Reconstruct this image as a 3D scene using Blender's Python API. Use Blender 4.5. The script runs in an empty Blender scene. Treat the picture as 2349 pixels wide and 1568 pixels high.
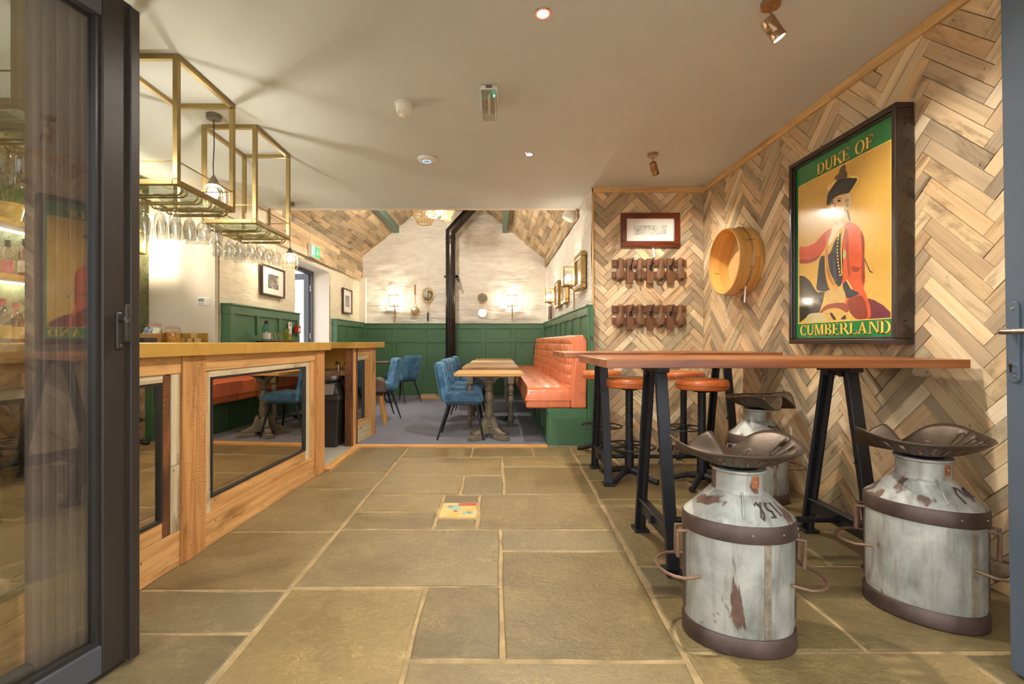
import bpy, math, random
from mathutils import Vector, Matrix, noise
PI = math.pi
R = random.Random(7)
SC = bpy.context.scene
COL = SC.collection

# ---------------------------------------------------------------- camera
cam_d = bpy.data.cameras.new('camera')
cam_d.sensor_width = 36.0
cam_d.lens = 1080.0 / 2349.0 * 36.0
cam_d.shift_x = (1174.5 - 1140.0) / 2349.0
cam_d.clip_start = 0.05
cam = bpy.data.objects.new('camera', cam_d)
COL.objects.link(cam)
cam.location = (0, 0, 1.1)
cam.rotation_euler = (PI / 2, 0, 0)
SC.camera = cam

# ---------------------------------------------------------------- world, portals, exposure
WORLD_STRENGTH = 1.8
w = bpy.data.worlds.new('sky'); SC.world = w
w.use_nodes = True
wn = w.node_tree.nodes; wl = w.node_tree.links
wn.clear()
wo = wn.new('ShaderNodeOutputWorld'); bg = wn.new('ShaderNodeBackground')
bg.inputs['Color'].default_value = (0.93, 0.97, 1.0, 1)      # flat overcast sky
bg.inputs['Strength'].default_value = WORLD_STRENGTH
wl.new(bg.outputs[0], wo.inputs[0])
def portal(loc, rot, sx, sy):
    l = bpy.data.lights.new('sky_portal', 'AREA'); l.shape = 'RECTANGLE'; l.size = sx; l.size_y = sy
    l.cycles.is_portal = True
    o = bpy.data.objects.new('sky_portal', l); COL.objects.link(o); o.location = loc; o.rotation_euler = rot
portal((0.1, 0.70, 1.18), (PI / 2, 0, 0), 3.5, 2.4)            # open front doorway (faces into the room)
portal((-3.14, 7.28, 1.15), (PI / 2, 0, -PI / 2), 1.46, 2.3)   # open side door of the dining room
SC.view_settings.view_transform = 'Standard'
SC.view_settings.look = 'None'
SC.view_settings.gamma = 1.0
SC.view_settings.use_curve_mapping = False
SC.view_settings.exposure = 0.80

SC.cycles.transparent_max_bounces = 40
SC.cycles.max_bounces = 10
SC.cycles.adaptive_threshold = 0.12
SC.cycles.adaptive_min_samples = 14
LAMP_K = 1.0       # common factor on the warm lamps

# ---------------------------------------------------------------- helpers
def lin(r, g, b):
    f = lambda c: (c / 255.0 / 12.92) if c / 255.0 <= 0.04045 else ((c / 255.0 + 0.055) / 1.055) ** 2.4
    return (f(r), f(g), f(b), 1.0)

def tag(o, label=None, cat=None, group=None, kind=None):
    if label: o['label'] = label
    if cat: o['category'] = cat
    if group: o['group'] = group
    if kind: o['kind'] = kind
    return o

def thing(name, label, cat, loc=(0, 0, 0), rotz=0.0, group=None, kind=None, parent=None):
    o = bpy.data.objects.new(name, None); COL.objects.link(o)
    o.empty_display_size = 0.05
    o.location = loc; o.rotation_euler = (0, 0, rotz)
    if parent: o.parent = parent
    return tag(o, label, cat, group, kind)

def copy_tree(o, parent=None):
    c = o.copy(); COL.objects.link(c); c.parent = parent
    for ch in list(o.children):
        copy_tree(ch, c)
    return c

class MB:
    """collects faces; build() links them as ONE mesh object"""
    def __init__(s):
        s.v = []; s.f = []; s.uv = []; s.mi = []; s.sm = []
    def add(s, verts, faces, uvs=None, M=None, mi=0, smooth=False):
        b = len(s.v)
        for p in verts:
            p = Vector(p)
            s.v.append(tuple(M @ p) if M is not None else tuple(p))
        for k, f in enumerate(faces):
            s.f.append([b + i for i in f])
            s.uv.append(uvs[k] if uvs else [(0, 0)] * len(f))
            s.mi.append(mi); s.sm.append(smooth)
        return s
    def box(s, x0, x1, y0, y1, z0, z1, M=None, mi=0, off=None):
        V = [(x, y, z) for z in (z0, z1) for y in (y0, y1) for x in (x0, x1)]
        F = [(0, 2, 3, 1), (4, 5, 7, 6), (0, 1, 5, 4), (2, 6, 7, 3), (0, 4, 6, 2), (1, 3, 7, 5)]
        ax = [2, 2, 1, 1, 0, 0]
        d = (abs(x1 - x0), abs(y1 - y0), abs(z1 - z0))
        lo = max(range(3), key=lambda i: d[i])
        ox, oy = off if off else (R.random() * 9, R.random() * 9)
        U = []
        for f, a in zip(F, ax):
            rest = [i for i in range(3) if i != a]
            if lo in rest:
                ua = lo; va = [i for i in rest if i != lo][0]
            else:
                ua, va = rest
            U.append([(V[i][ua] + ox, V[i][va] + oy + a * .37) for i in f])
        return s.add(V, F, U, M, mi)
    def prism(s, poly, h0, h1, plane='xy', M=None, mi=0, smooth=False):
        n = len(poly)
        def mk(p, h):
            if plane == 'xy': return (p[0], p[1], h)
            if plane == 'xz': return (p[0], h, p[1])
            return (h, p[0], p[1])
        V = [mk(p, h0) for p in poly] + [mk(p, h1) for p in poly]
        F = [list(range(n))[::-1], list(range(n, 2 * n))]
        U = [[poly[i] for i in F[0]], [poly[i - n] for i in F[1]]]
        for i in range(n):
            j = (i + 1) % n
            F.append([i, j, n + j, n + i])
            L = math.hypot(poly[j][0] - poly[i][0], poly[j][1] - poly[i][1])
            U.append([(poly[i][0], h0), (poly[i][0] + L, h0), (poly[i][0] + L, h1), (poly[i][0], h1)])
        return s.add(V, F, U, M, mi, smooth)
    def tube(s, pts, r, seg=8, closed=False, M=None, mi=0, caps=True, flat=1.0):
        pts = [Vector(p) for p in pts]; n = len(pts)
        rs = r if isinstance(r, (list, tuple)) else [r] * n
        V = []; U = None
        T = []
        for i in range(n):
            if closed: t = pts[(i + 1) % n] - pts[i - 1]
            elif i == 0: t = pts[1] - pts[0]
            elif i == n - 1: t = pts[-1] - pts[-2]
            else: t = (pts[i + 1] - pts[i]).normalized() + (pts[i] - pts[i - 1]).normalized()
            if t.length < 1e-9: t = Vector((0, 0, 1))
            T.append(t.normalized())
        ref = Vector((0, 0, 1)) if abs(T[0].z) < 0.9 else Vector((1, 0, 0))
        a = T[0].cross(ref).normalized()
        rings = []
        for i in range(n):
            if i: a = (a - T[i] * a.dot(T[i])); a.normalize()
            b = T[i].cross(a)
            sc = 1.0
            if 0 < i < n - 1 and not closed:
                c = T[i].dot((pts[i + 1] - pts[i]).normalized()); sc = 1 / max(c, .6)
            rings.append([pts[i] + (a * math.cos(2 * PI * k / seg) + b * math.sin(2 * PI * k / seg) * flat) * rs[i] * sc for k in range(seg)])
        for rg in rings: V += rg
        F = []; U = []
        m = n if closed else n - 1
        L = 0
        for i in range(m):
            j = (i + 1) % n
            L2 = L + (pts[j] - pts[i]).length
            for k in range(seg):
                k2 = (k + 1) % seg
                F.append([i * seg + k, i * seg + k2, j * seg + k2, j * seg + k])
                U.append([(L, k * .02), (L, k * .02 + .02), (L2, k * .02 + .02), (L2, k * .02)])
            L = L2
        if caps and not closed:
            F.append(list(range(seg))[::-1]); U.append([(0, 0)] * seg)
            F.append([(n - 1) * seg + k for k in range(seg)]); U.append([(0, 0)] * seg)
        return s.add(V, F, U, M, mi, True)
    def lathe(s, prof, seg=24, M=None, mi=0, ring=None, smooth=True, cap0=True, cap1=True):
        """prof: (r, z) or (rx, ry, z)"""
        V = []; F = []; U = []
        n = len(prof)
        for p in prof:
            if len(p) == 2: rx, ry, z = p[0], p[0], p[1]
            else: rx, ry, z = p
            for k in range(seg):
                t = 2 * PI * k / seg
                V.append((rx * math.cos(t), ry * math.sin(t), z))
        for i in range(n - 1):
            for k in range(seg):
                k2 = (k + 1) % seg
                F.append([i * seg + k, i * seg + k2, (i + 1) * seg + k2, (i + 1) * seg + k])
                a, b = k / seg, (k + 1) / seg
                U.append([(a, prof[i][-1]), (b, prof[i][-1]), (b, prof[i + 1][-1]), (a, prof[i + 1][-1])])
        if cap0 and prof[0][0] > 1e-6: F.append(list(range(seg))[::-1]); U.append([(0, 0)] * seg)
        if cap1 and prof[-1][0] > 1e-6: F.append([(n - 1) * seg + k for k in range(seg)]); U.append([(0, 0)] * seg)
        return s.add(V, F, U, M, mi, smooth)
    def sphere(s, c, r, seg=12, rings=8, sx=1, sy=1, sz=1, M=None, mi=0):
        prof = [(max(r * math.sin(PI * i / rings), 1e-5), -r * math.cos(PI * i / rings)) for i in range(rings + 1)]
        T = Matrix.Translation(c) @ Matrix.Diagonal((sx, sy, sz, 1))
        return s.lathe(prof, seg, (M @ T) if M is not None else T, mi, cap0=False, cap1=False)
    def grid(s, fn, nu, nv, M=None, mi=0, smooth=True, keep=None, closed_u=False):
        V = [fn(i / (nu if closed_u else nu), j / nv) for j in range(nv + 1) for i in range(nu + 1)]
        F = []; U = []
        for j in range(nv):
            for i in range(nu):
                if keep and not keep(i, j): continue
                a = j * (nu + 1) + i
                F.append([a, a + 1, a + nu + 2, a + nu + 1])
                U.append([(i / nu, j / nv), ((i + 1) / nu, j / nv), ((i + 1) / nu, (j + 1) / nv), (i / nu, (j + 1) / nv)])
        return s.add(V, F, U, M, mi, smooth)
    def mesh(s, name, mats):
        me = bpy.data.meshes.new(name)
        me.from_pydata(s.v, [], s.f)
        uvl = me.uv_layers.new(name='UVMap')
        flat = [c for face in s.uv for uv in face for c in uv]
        uvl.data.foreach_set('uv', flat)
        me.polygons.foreach_set('use_smooth', s.sm)
        me.polygons.foreach_set('material_index', s.mi)
        for m in (mats if isinstance(mats, (list, tuple)) else [mats]): me.materials.append(m)
        me.update()
        if any(s.sm): me.set_sharp_from_angle(angle=math.radians(42))
        return me
    def build(s, name, mats, parent=None, loc=None, rotz=None, bevel=0, seg=2, label=None, color=None):
        o = bpy.data.objects.new(name, s.mesh(name, mats)); COL.objects.link(o)
        if parent: o.parent = parent
        if loc: o.location = loc
        if rotz: o.rotation_euler = (0, 0, rotz)
        if bevel:
            b = o.modifiers.new('bevel', 'BEVEL'); b.width = bevel; b.segments = seg; b.limit_method = 'ANGLE'; b.angle_limit = math.radians(40)
        if label: o['label'] = label
        if color: o.color = color
        return o

def link(name, me, parent=None, M=None, color=None):
    o = bpy.data.objects.new(name, me); COL.objects.link(o)
    if parent: o.parent = parent
    if M is not None: o.matrix_local = M
    if color: o.color = color
    return o

def TR(x, y, z): return Matrix.Translation((x, y, z))
def RX(a): return Matrix.Rotation(a, 4, 'X')
def RY(a): return Matrix.Rotation(a, 4, 'Y')
def RZ(a): return Matrix.Rotation(a, 4, 'Z')

# ---------------------------------------------------------------- materials
MATS = {}
class NT:
    def __init__(s, name):
        s.m = bpy.data.materials.new(name); s.m.use_nodes = True
        s.t = s.m.node_tree; s.n = s.t.nodes; s.l = s.t.links
        s.b = s.n['Principled BSDF']; s.out = s.n['Material Output']
    def new(s, typ, **kw):
        nd = s.n.new(typ)
        for k, v in kw.items(): setattr(nd, k, v)
        return nd
    def lk(s, a, b): s.l.new(a, b)
    def coords(s, kind, scale=(1, 1, 1), rnd=0.0, rot=(0, 0, 0)):
        tc = s.new('ShaderNodeTexCoord')
        mp = s.new('ShaderNodeMapping'); mp.inputs['Scale'].default_value = scale; mp.inputs['Rotation'].default_value = rot
        src = tc.outputs[kind]
        if rnd:
            oi = s.new('ShaderNodeObjectInfo')
            ml = s.new('ShaderNodeMath', operation='MULTIPLY'); ml.inputs[1].default_value = rnd
            s.lk(oi.outputs['Random'], ml.inputs[0])
            ad = s.new('ShaderNodeVectorMath', operation='ADD')
            s.lk(src, ad.inputs[0]); s.lk(ml.outputs[0], ad.inputs[1]); src = ad.outputs[0]
        s.lk(src, mp.inputs['Vector'])
        return mp.outputs[0]
    def noise(s, vec, scale=5, detail=4, rough=.55, dist=0):
        n = s.new('ShaderNodeTexNoise'); n.inputs['Scale'].default_value = scale
        n.inputs['Detail'].default_value = detail; n.inputs['Roughness'].default_value = rough
        n.inputs['Distortion'].default_value = dist
        s.lk(vec, n.inputs['Vector']); return n.outputs['Fac']
    def ramp(s, fac, stops, interp='LINEAR'):
        r = s.new('ShaderNodeValToRGB'); cr = r.color_ramp; cr.interpolation = interp
        while len(cr.elements) < len(stops): cr.elements.new(.5)
        for e, (p, c) in zip(cr.elements, stops):
            e.position = p
            e.color = c if not isinstance(c, (int, float)) else (c, c, c, 1)
        s.lk(fac, r.inputs[0]); return r.outputs['Color']
    def mix(s, fac, a, b, mode='MIX'):
        m = s.new('ShaderNodeMix', data_type='RGBA', blend_type=mode)
        m.clamp_result = False
        if isinstance(fac, (int, float)): m.inputs[0].default_value = fac
        else: s.lk(fac, m.inputs[0])
        for sock, x in ((m.inputs[6], a), (m.inputs[7], b)):
            if isinstance(x, (tuple, list)): sock.default_value = x
            else: s.lk(x, sock)
        return m.outputs[2]
    def math(s, op, a, b=None):
        m = s.new('ShaderNodeMath', operation=op)
        for sock, x in ((m.inputs[0], a), (m.inputs[1], b)):
            if x is None: continue
            if isinstance(x, (int, float)): sock.default_value = x
            else: s.lk(x, sock)
        return m.outputs[0]
    def bump(s, h, strength=.3, dist=.01):
        b = s.new('ShaderNodeBump'); b.inputs['Strength'].default_value = strength; b.inputs['Distance'].default_value = dist
        s.lk(h, b.inputs['Height']); s.lk(b.outputs[0], s.b.inputs['Normal'])
    def set(s, **kw):
        for k, v in kw.items():
            nm = {'color': 'Base Color', 'rough': 'Roughness', 'metal': 'Metallic', 'spec': 'Specular IOR Level', 'coat': 'Coat Weight',
                  'coatr': 'Coat Roughness', 'sheen': 'Sheen Weight', 'emit': 'Emission Color', 'es': 'Emission Strength', 'trans': 'Transmission Weight'}[k]
            if isinstance(v, (int, float, tuple)): s.b.inputs[nm].default_value = v
            else: s.lk(v, s.b.inputs[nm])

def plain(name, c, rough=.5, metal=0.0, var=.0, vs=6.0, bump=0.0, bs=60.0, coat=0.0, spec=None, kind='Object', sheen=0.0, stretch=(1, 1, 1)):
    """colour with soft procedural variation and fine relief"""
    t = NT(name); vec = t.coords(kind, stretch)
    d = tuple(x * (1 - var) for x in c[:3]) + (1,)
    e = tuple(min(1, x * (1 + var * .7)) for x in c[:3]) + (1,)
    nz = t.noise(vec, vs, 5, .6)
    t.set(color=t.ramp(nz, [(.3, d), (.7, e)]), metal=metal)
    t.set(rough=t.ramp(nz, [(.3, max(0, rough - .06)), (.7, min(1, rough + .06))]))
    if bump: t.bump(t.noise(vec, bs, 4, .6), bump, .004)
    if coat: t.set(coat=coat, coatr=.08)
    if spec is not None: t.set(spec=spec)
    if sheen: t.set(sheen=sheen)
    MATS[name] = t.m
    return t.m

def wood(name, c1, c2, dark, rough=.55, mode='fixed', gx=1.6, gy=42.0, stain=.35, saw=0.0, coat=0.0, nails=True):
    """grain runs along U (metres). mode: fixed colours / obj (object colour) / attr (colour attribute)"""
    t = NT(name)
    g = t.noise(t.coords('UV', (gx, gy, 1), rnd=53.0), 1.0, 6, .62, .35)
    rings = t.noise(t.coords('UV', (gx * .55, gy * .32, 1), rnd=31.0), 1.0, 3, .5, 1.2)
    pat = t.noise(t.coords('UV', (2.2, 7.0, 1), rnd=71.0), 1.0, 5, .65, .5)
    spots = t.noise(t.coords('UV', (26, 34, 1), rnd=17.0), 1.0, 2, .5)
    grain = t.ramp(g, [(.32, .78), (.5, .97), (.7, 1.08)])
    if mode == 'fixed':
        base = t.ramp(rings, [(.3, c2), (.55, c1), (.75, c2)])
    elif mode == 'obj':
        oi = t.new('ShaderNodeObjectInfo'); base = t.mix(.22, oi.outputs['Color'], t.ramp(rings, [(.3, c2), (.7, c1)]))
    else:
        at = t.new('ShaderNodeAttribute'); at.attribute_name = 'tone'; base = t.mix(.22, at.outputs['Color'], t.ramp(rings, [(.3, c2), (.7, c1)]))
    col = t.mix(1.0, base, grain, 'MULTIPLY')
    col = t.mix(t.ramp(pat, [(.53, 0.0), (.68, stain)]), col, t.mix(1.0, col, dark, 'MULTIPLY'))
    if nails:
        col = t.mix(t.ramp(spots, [(.735, 0.0), (.775, .85)]), col, lin(52, 38, 26))
    h = g
    if saw:
        wv = t.new('ShaderNodeTexWave'); wv.wave_type = 'BANDS'; wv.bands_direction = 'X'; wv.inputs['Scale'].default_value = 24; wv.inputs['Distortion'].default_value = 9.0
        wv.inputs['Detail'].default_value = 4; wv.inputs['Detail Scale'].default_value = 1.2
        t.lk(t.coords('UV', (1, .8, 1), rnd=5.0), wv.inputs['Vector'])
        msk = t.ramp(t.noise(t.coords('UV', (1.3, 5, 1), rnd=9.0), 1.0, 3), [(.45, 0.0), (.58, 1.0)])
        sawm = t.math('MULTIPLY', t.ramp(wv.outputs['Fac'], [(.38, 1.0), (.62, 0.0)]), msk)
        col = t.mix(t.math('MULTIPLY', sawm, saw), col, t.mix(1.0, col, dark, 'MULTIPLY'))
    t.set(color=col, rough=t.ramp(g, [(.3, rough + .1), (.7, rough - .08)]))
    t.bump(h, .25, .004)
    if coat: t.set(coat=coat, coatr=.15)
    MATS[name] = t.m
    return t.m

def emis(name, c, s):
    t = NT(name); t.set(color=c, emit=c, es=s); MATS[name] = t.m
    return t.m

def thin_glass(name, tint=(1, 1, 1, 1), base=.06, gain=.85, rough=0.0):
    t = NT(name); t.n.remove(t.b)
    tr = t.new('ShaderNodeBsdfTransparent'); tr.inputs[0].default_value = tint
    gl = t.new('ShaderNodeBsdfGlossy'); gl.inputs['Roughness'].default_value = rough
    lw = t.new('ShaderNodeLayerWeight'); lw.inputs['Blend'].default_value = .5
    p = t.math('POWER', lw.outputs['Facing'], 4.0)
    f = t.math('ADD', t.math('MULTIPLY', p, gain), base)
    mx = t.new('ShaderNodeMixShader')
    t.lk(f, mx.inputs[0]); t.lk(tr.outputs[0], mx.inputs[1]); t.lk(gl.outputs[0], mx.inputs[2]); t.lk(mx.outputs[0], t.out.inputs[0])
    MATS[name] = t.m
    return t.m

# --- woods
TAN, TAN2, DK = lin(226, 190, 138), lin(196, 152, 100), lin(120, 92, 66)
M_PLANK = wood('reclaimed_plank', TAN, TAN2, lin(128, 112, 92), .6, 'obj', stain=.75)
M_PLANKS = wood('reclaimed_plank_far', TAN, TAN2, lin(128, 112, 92), .6, 'attr', stain=.75)
M_TRIMW = wood('pine_trim', lin(228, 188, 128), lin(205, 160, 100), DK, .55, stain=.4)
M_PINE = wood('counter_pine', lin(218, 166, 102), lin(194, 138, 78), lin(120, 88, 58), .55, stain=.6)
M_PINE2 = wood('counter_pine_sawn', lin(210, 152, 88), lin(178, 118, 62), lin(120, 92, 66), .62, stain=.6, saw=.28)
M_PALE = wood('worn_painted_board', lin(214, 196, 158), lin(178, 150, 110), lin(120, 92, 64), .65, stain=.8)
M_BARK = wood('dark_edge_board', lin(140, 84, 40), lin(96, 58, 30), lin(70, 48, 34), .6, stain=.8, saw=.6)
M_TEAK = wood('oiled_tabletop', lin(176, 104, 56), lin(132, 70, 34), lin(104, 62, 38), .32, gx=1.1, gy=30, stain=.4, coat=.25, nails=False)
M_OAKTOP = wood('rustic_tabletop', lin(192, 150, 102), lin(150, 110, 70), lin(110, 84, 60), .5, stain=.6)
M_OAK = wood('oak_strip', lin(222, 168, 98), lin(196, 138, 72), lin(140, 100, 62), .5, stain=.3, nails=False)
M_RED = wood('mahogany_frame', lin(120, 52, 24), lin(78, 30, 14), lin(70, 40, 30), .25, coat=.5, nails=False)
M_LAST = wood('shoe_last_wood', lin(138, 96, 62), lin(102, 68, 42), lin(96, 70, 52), .4, gx=6, gy=60, stain=.6, coat=.25)
M_RACK = wood('hook_rack_board', lin(126, 82, 50), lin(98, 60, 36), lin(90, 62, 44), .5, stain=.5)
M_SIEVE = wood('bent_beech', lin(226, 172, 92), lin(206, 146, 68), lin(170, 120, 70), .35, gx=1.0, gy=24, stain=.2, coat=.3, nails=False)
M_DARKF = wood('dark_picture_frame', lin(84, 56, 40), lin(58, 38, 28), lin(80, 60, 50), .4, nails=False)
M_BROWNSEAT = plain('brown_hide', lin(82, 56, 42), .5, var=.3, vs=14, bump=.4, bs=50)
# --- paint, plaster
M_CEIL = plain('ceiling_paint', lin(208, 213, 211), .9, var=.03, vs=2)
M_WHITE = plain('white_wall_paint', lin(238, 228, 214), .85, var=.03, vs=3, bump=.05)
M_GREEN = plain('green_panel_paint', lin(74, 112, 78), .38, var=.06, vs=4, bump=.04, bs=200)
M_BEAM = plain('sage_beam_paint', lin(98, 122, 104), .5, var=.1, vs=6, bump=.1)
M_TABLEG = plain('grey_table_paint', lin(122, 112, 92), .42, var=.1, vs=9, bump=.05)
M_PLAS = plain('white_plastic', lin(236, 232, 224), .35, var=.02)
M_GREYP = plain('grey_plastic', lin(112, 104, 96), .45, var=.05)
M_BLACKP = plain('black_plastic', lin(44, 40, 38), .38, var=.1, vs=8)
M_BLACK = plain('black_gloss', lin(22, 19, 18), .25, var=.1)
M_IRON = plain('black_cast_iron', lin(40, 39, 42), .42, metal=.35, var=.25, vs=12, bump=.35, bs=90)
M_STEEL = plain('brushed_steel', lin(190, 184, 176), .28, metal=1, var=.08, vs=5)
M_CHROME = plain('chrome', lin(225, 225, 225), .08, metal=1)
M_COPPER = plain('brushed_copper', lin(186, 150, 120), .28, metal=1, var=.08, vs=8)
M_BRASSF = plain('brass_bar', lin(164, 142, 92), .36, metal=.6, var=.12, vs=9)
M_ALU = plain('anthracite_aluminium', lin(84, 84, 88), .42, metal=.25, var=.04, vs=3)
M_ALUD = plain('dark_bronze_aluminium', lin(58, 50, 44), .40, metal=.25, var=.06, vs=3)
M_RIB = plain('taupe_ribbed_frame', lin(140, 118, 108), .45, metal=.1, var=.05, vs=3)
M_ALUB = plain('blue_grey_aluminium', lin(84, 94, 106), .45, metal=.1, var=.03, vs=3)
M_FLUE = plain('black_enamel_flue', lin(58, 50, 46), .22, metal=.55, var=.08, vs=3)
M_STOVE = plain('stove_iron', lin(58, 58, 62), .5, metal=.3, var=.1)
M_GOLD = plain('gilt_frame', lin(168, 134, 76), .4, metal=.5, var=.3, vs=30, bump=.4)
M_PAPER = plain('paper_mount', lin(236, 230, 216), .8, var=.02)
M_CARD = plain('white_card', lin(240, 236, 228), .7)
M_CREAM = plain('cream_bowl', lin(226, 200, 132), .4, var=.05)
M_ORANGE = plain('tan_leather', lin(222, 124, 80), .30, var=.10, vs=7, bump=.15, bs=160, coat=.25)
M_STOOLL = plain('orange_stool_leather', lin(196, 102, 46), .34, var=.22, vs=10, bump=.3, bs=45, coat=.2, stretch=(1, 1, 4))
M_SHELFG = thin_glass('shelf_glass', (.86, .94, .90, 1), .10, .8)
M_GLASS = thin_glass('clear_glass', (1, 1, 1, 1), .07, .95)
M_DOORG = thin_glass('door_glass', (.93, .95, .93, 1), .17, .75)
M_WINEG = thin_glass('wine_glass', (.98, .98, .97, 1), .13, .95, .02)
def mirror(name, c):
    t = NT(name); n_ = t.noise(t.coords('Object'), 3, 3)
    d = tuple(x * .96 for x in c[:3]) + (1,)
    t.set(color=t.ramp(n_, [(.3, d), (.7, c)]), metal=1.0, rough=.008); return t.m
M_MIRROR = mirror('mirror', lin(228, 226, 220)); M_SMOKE = mirror('smoked_mirror', lin(200, 188, 170))
def bulb_mat():
    # glowing clear glass: lets the filament light out
    t = NT('lit_bulb'); t.n.remove(t.b)
    tr = t.new('ShaderNodeBsdfTransparent'); em = t.new('ShaderNodeEmission'); ad = t.new('ShaderNodeAddShader')
    em.inputs['Color'].default_value = (1.0, .88, .66, 1); em.inputs['Strength'].default_value = 14.0
    t.lk(tr.outputs[0], ad.inputs[0]); t.lk(em.outputs[0], ad.inputs[1]); t.lk(ad.outputs[0], t.out.inputs[0])
    return t.m
M_LEDW = bulb_mat()
M_SPOT = emis('lit_spot_lens', (1.0, .90, .74, 1), 16.0)

def brass_sheet():
    t = NT('brass_sheet'); vec = t.coords('Object', (1, 1, 1))
    nz = t.noise(vec, 3.5, 5, .6, .6)
    t.set(color=t.ramp(nz, [(.3, lin(196, 150, 62)), (.7, lin(226, 188, 98))]), metal=.45)
    t.set(rough=t.ramp(nz, [(.3, .42), (.7, .30)]))
    t.bump(t.noise(t.coords('Object', (2, 2, 60)), 4, 3), .08, .002)
    return t.m
M_BRASS = brass_sheet()

def stone_mat():
    t = NT('york_flagstone'); vec = t.coords('Object', (1, 1, 1), rnd=40.0)
    oi = t.new('ShaderNodeObjectInfo')
    big = t.noise(vec, 2.2, 5, .6, .4)
    fine = t.noise(vec, 38, 5, .7)
    veins = t.noise(t.coords('Object', (1, 1.5, 1), rnd=40.0), 13, 4, .62, 1.6)
    vein = t.ramp(veins, [(.475, 0.0), (.5, 1.0), (.52, 0.0)])
    vmask = t.ramp(t.noise(vec, 7.0, 3), [(.50, 0.0), (.60, .9)])
    flecks = t.ramp(t.noise(t.coords('Object', (1, 2.4, 1), rnd=11.0), 34, 3, .6), [(.65, 0.0), (.70, .7)])
    patch = t.ramp(t.noise(vec, 1.7, 4, .6, .8), [(.36, 1.0), (.50, 0.0)])
    base = t.mix(1.0, oi.outputs['Color'], t.ramp(big, [(.3, .80), (.7, 1.18)]), 'MULTIPLY')
    base = t.mix(t.math('MULTIPLY', patch, .65), base, t.mix(1.0, base, (.70, .69, .68, 1), 'MULTIPLY'))
    base = t.mix(1.0, base, t.ramp(fine, [(.3, .86), (.7, 1.12)]), 'MULTIPLY')
    pale = t.mix(1.0, base, (1.75, 1.70, 1.62, 1), 'MULTIPLY')
    col = t.mix(t.math('MULTIPLY', vein, vmask), base, pale)
    col = t.mix(flecks, col, pale)
    t.set(color=col, rough=t.ramp(big, [(.3, .36), (.7, .55)]), spec=.45)
    hb = t.math('ADD', t.math('MULTIPLY', veins, .8), t.math('MULTIPLY', fine, .5))
    t.bump(hb, .55, .010)
    return t.m
M_STONE = stone_mat()

def rust_metal():
    t = NT('galvanised_rusty_churn'); vec = t.coords('Object', (1, 1, .7), rnd=9.0)
    n1 = t.noise(vec, 7, 5, .6, .6); n2 = t.noise(t.coords('Object', (1, 1, .45), rnd=23.0), 5.5, 4, .55, .5)
    n3 = t.noise(vec, 30, 4, .6)
    galv = t.ramp(n1, [(.28, lin(122, 121, 112)), (.5, lin(164, 163, 154)), (.66, lin(186, 183, 170)), (.8, lin(176, 156, 124))])
    rust = t.ramp(n3, [(.3, lin(82, 60, 50)), (.6, lin(108, 82, 68)), (.75, lin(150, 92, 52))])
    msk = t.ramp(n2, [(.575, 0.0), (.60, 1.0)])
    streak = t.ramp(t.noise(t.coords('Object', (1, 1, .12), rnd=3.0), 26, 3, .6), [(.5, 0.0), (.7, .6)])
    col = t.mix(msk, t.mix(streak, galv, lin(120, 108, 90)), rust)
    t.set(color=col, metal=t.ramp(msk, [(0, .35), (1, .15)]), rough=t.ramp(n3, [(.3, .42), (.7, .62)]))
    t.bump(n1, .15, .006)
    return t.m
M_CHURN = rust_metal()
M_BAND = plain('rust_brown_band', lin(86, 68, 60), .42, metal=.5, var=.4, vs=9, bump=.2, bs=40)
M_RUSTW = plain('rusty_wire', lin(128, 98, 78), .5, metal=.5, var=.2, vs=20)
M_SEATM = plain('bronze_pressed_steel', lin(88, 72, 58), .42, metal=.55, var=.25, vs=9, bump=.15, bs=60)
M_SEAM = plain('rust_seam', lin(150, 136, 116), .5, metal=.3, var=.5, vs=22)

def rough_wall_mat(name, ca, cb, bs=.5, course=True):
    t = NT(name)
    n1 = t.noise(t.coords('Object', (1, 1, 3.2)), 4.2, 6, .62, .4)
    n2 = t.noise(t.coords('Object', (1, 1, 1)), 28, 5, .65)
    wv = t.noise(t.coords('Object', (.8, .8, 16)), 2.6, 3, .5, .3)
    t.set(color=t.ramp(n1, [(.3, ca), (.7, cb)]), rough=.8)
    h = t.math('ADD', t.math('MULTIPLY', n1, 1.0), t.math('MULTIPLY', n2, .25))
    if course: h = t.math('ADD', h, t.math('MULTIPLY', wv, .7))
    t.bump(h, bs, .03)
    return t.m
M_ROUGH = rough_wall_mat('whitewashed_stone', lin(224, 216, 202), lin(242, 236, 226), .95)
M_ROUGH2 = rough_wall_mat('cream_rough_plaster', lin(226, 212, 180), lin(240, 230, 204), .4, False)

def carpet_mat():
    t = NT('grey_carpet'); vec = t.coords('Object')
    n = t.noise(vec, 160, 3, .7)
    lines = t.noise(t.coords('Object', (60, 240, 1)), 1.0, 2)
    col = t.ramp(n, [(.3, lin(86, 86, 98)), (.7, lin(134, 132, 144))])
    t.set(color=t.mix(.4, col, t.mix(1.0, col, t.ramp(lines, [(.35, .6), (.65, 1.3)]), 'MULTIPLY')), rough=.95, spec=.1, sheen=.2)
    t.bump(n, .5, .006); return t.m
M_CARPET = carpet_mat()
M_LINO = plain('grey_lino', lin(176, 168, 154), .45, var=.08, vs=10)
M_GROUT = plain('sand_grout', lin(166, 140, 98), .9, var=.34, vs=9, bump=.5, bs=70)
M_PAVE = plain('outside_paving', lin(150, 142, 128), .85, var=.15, vs=3, bump=.2)

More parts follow.
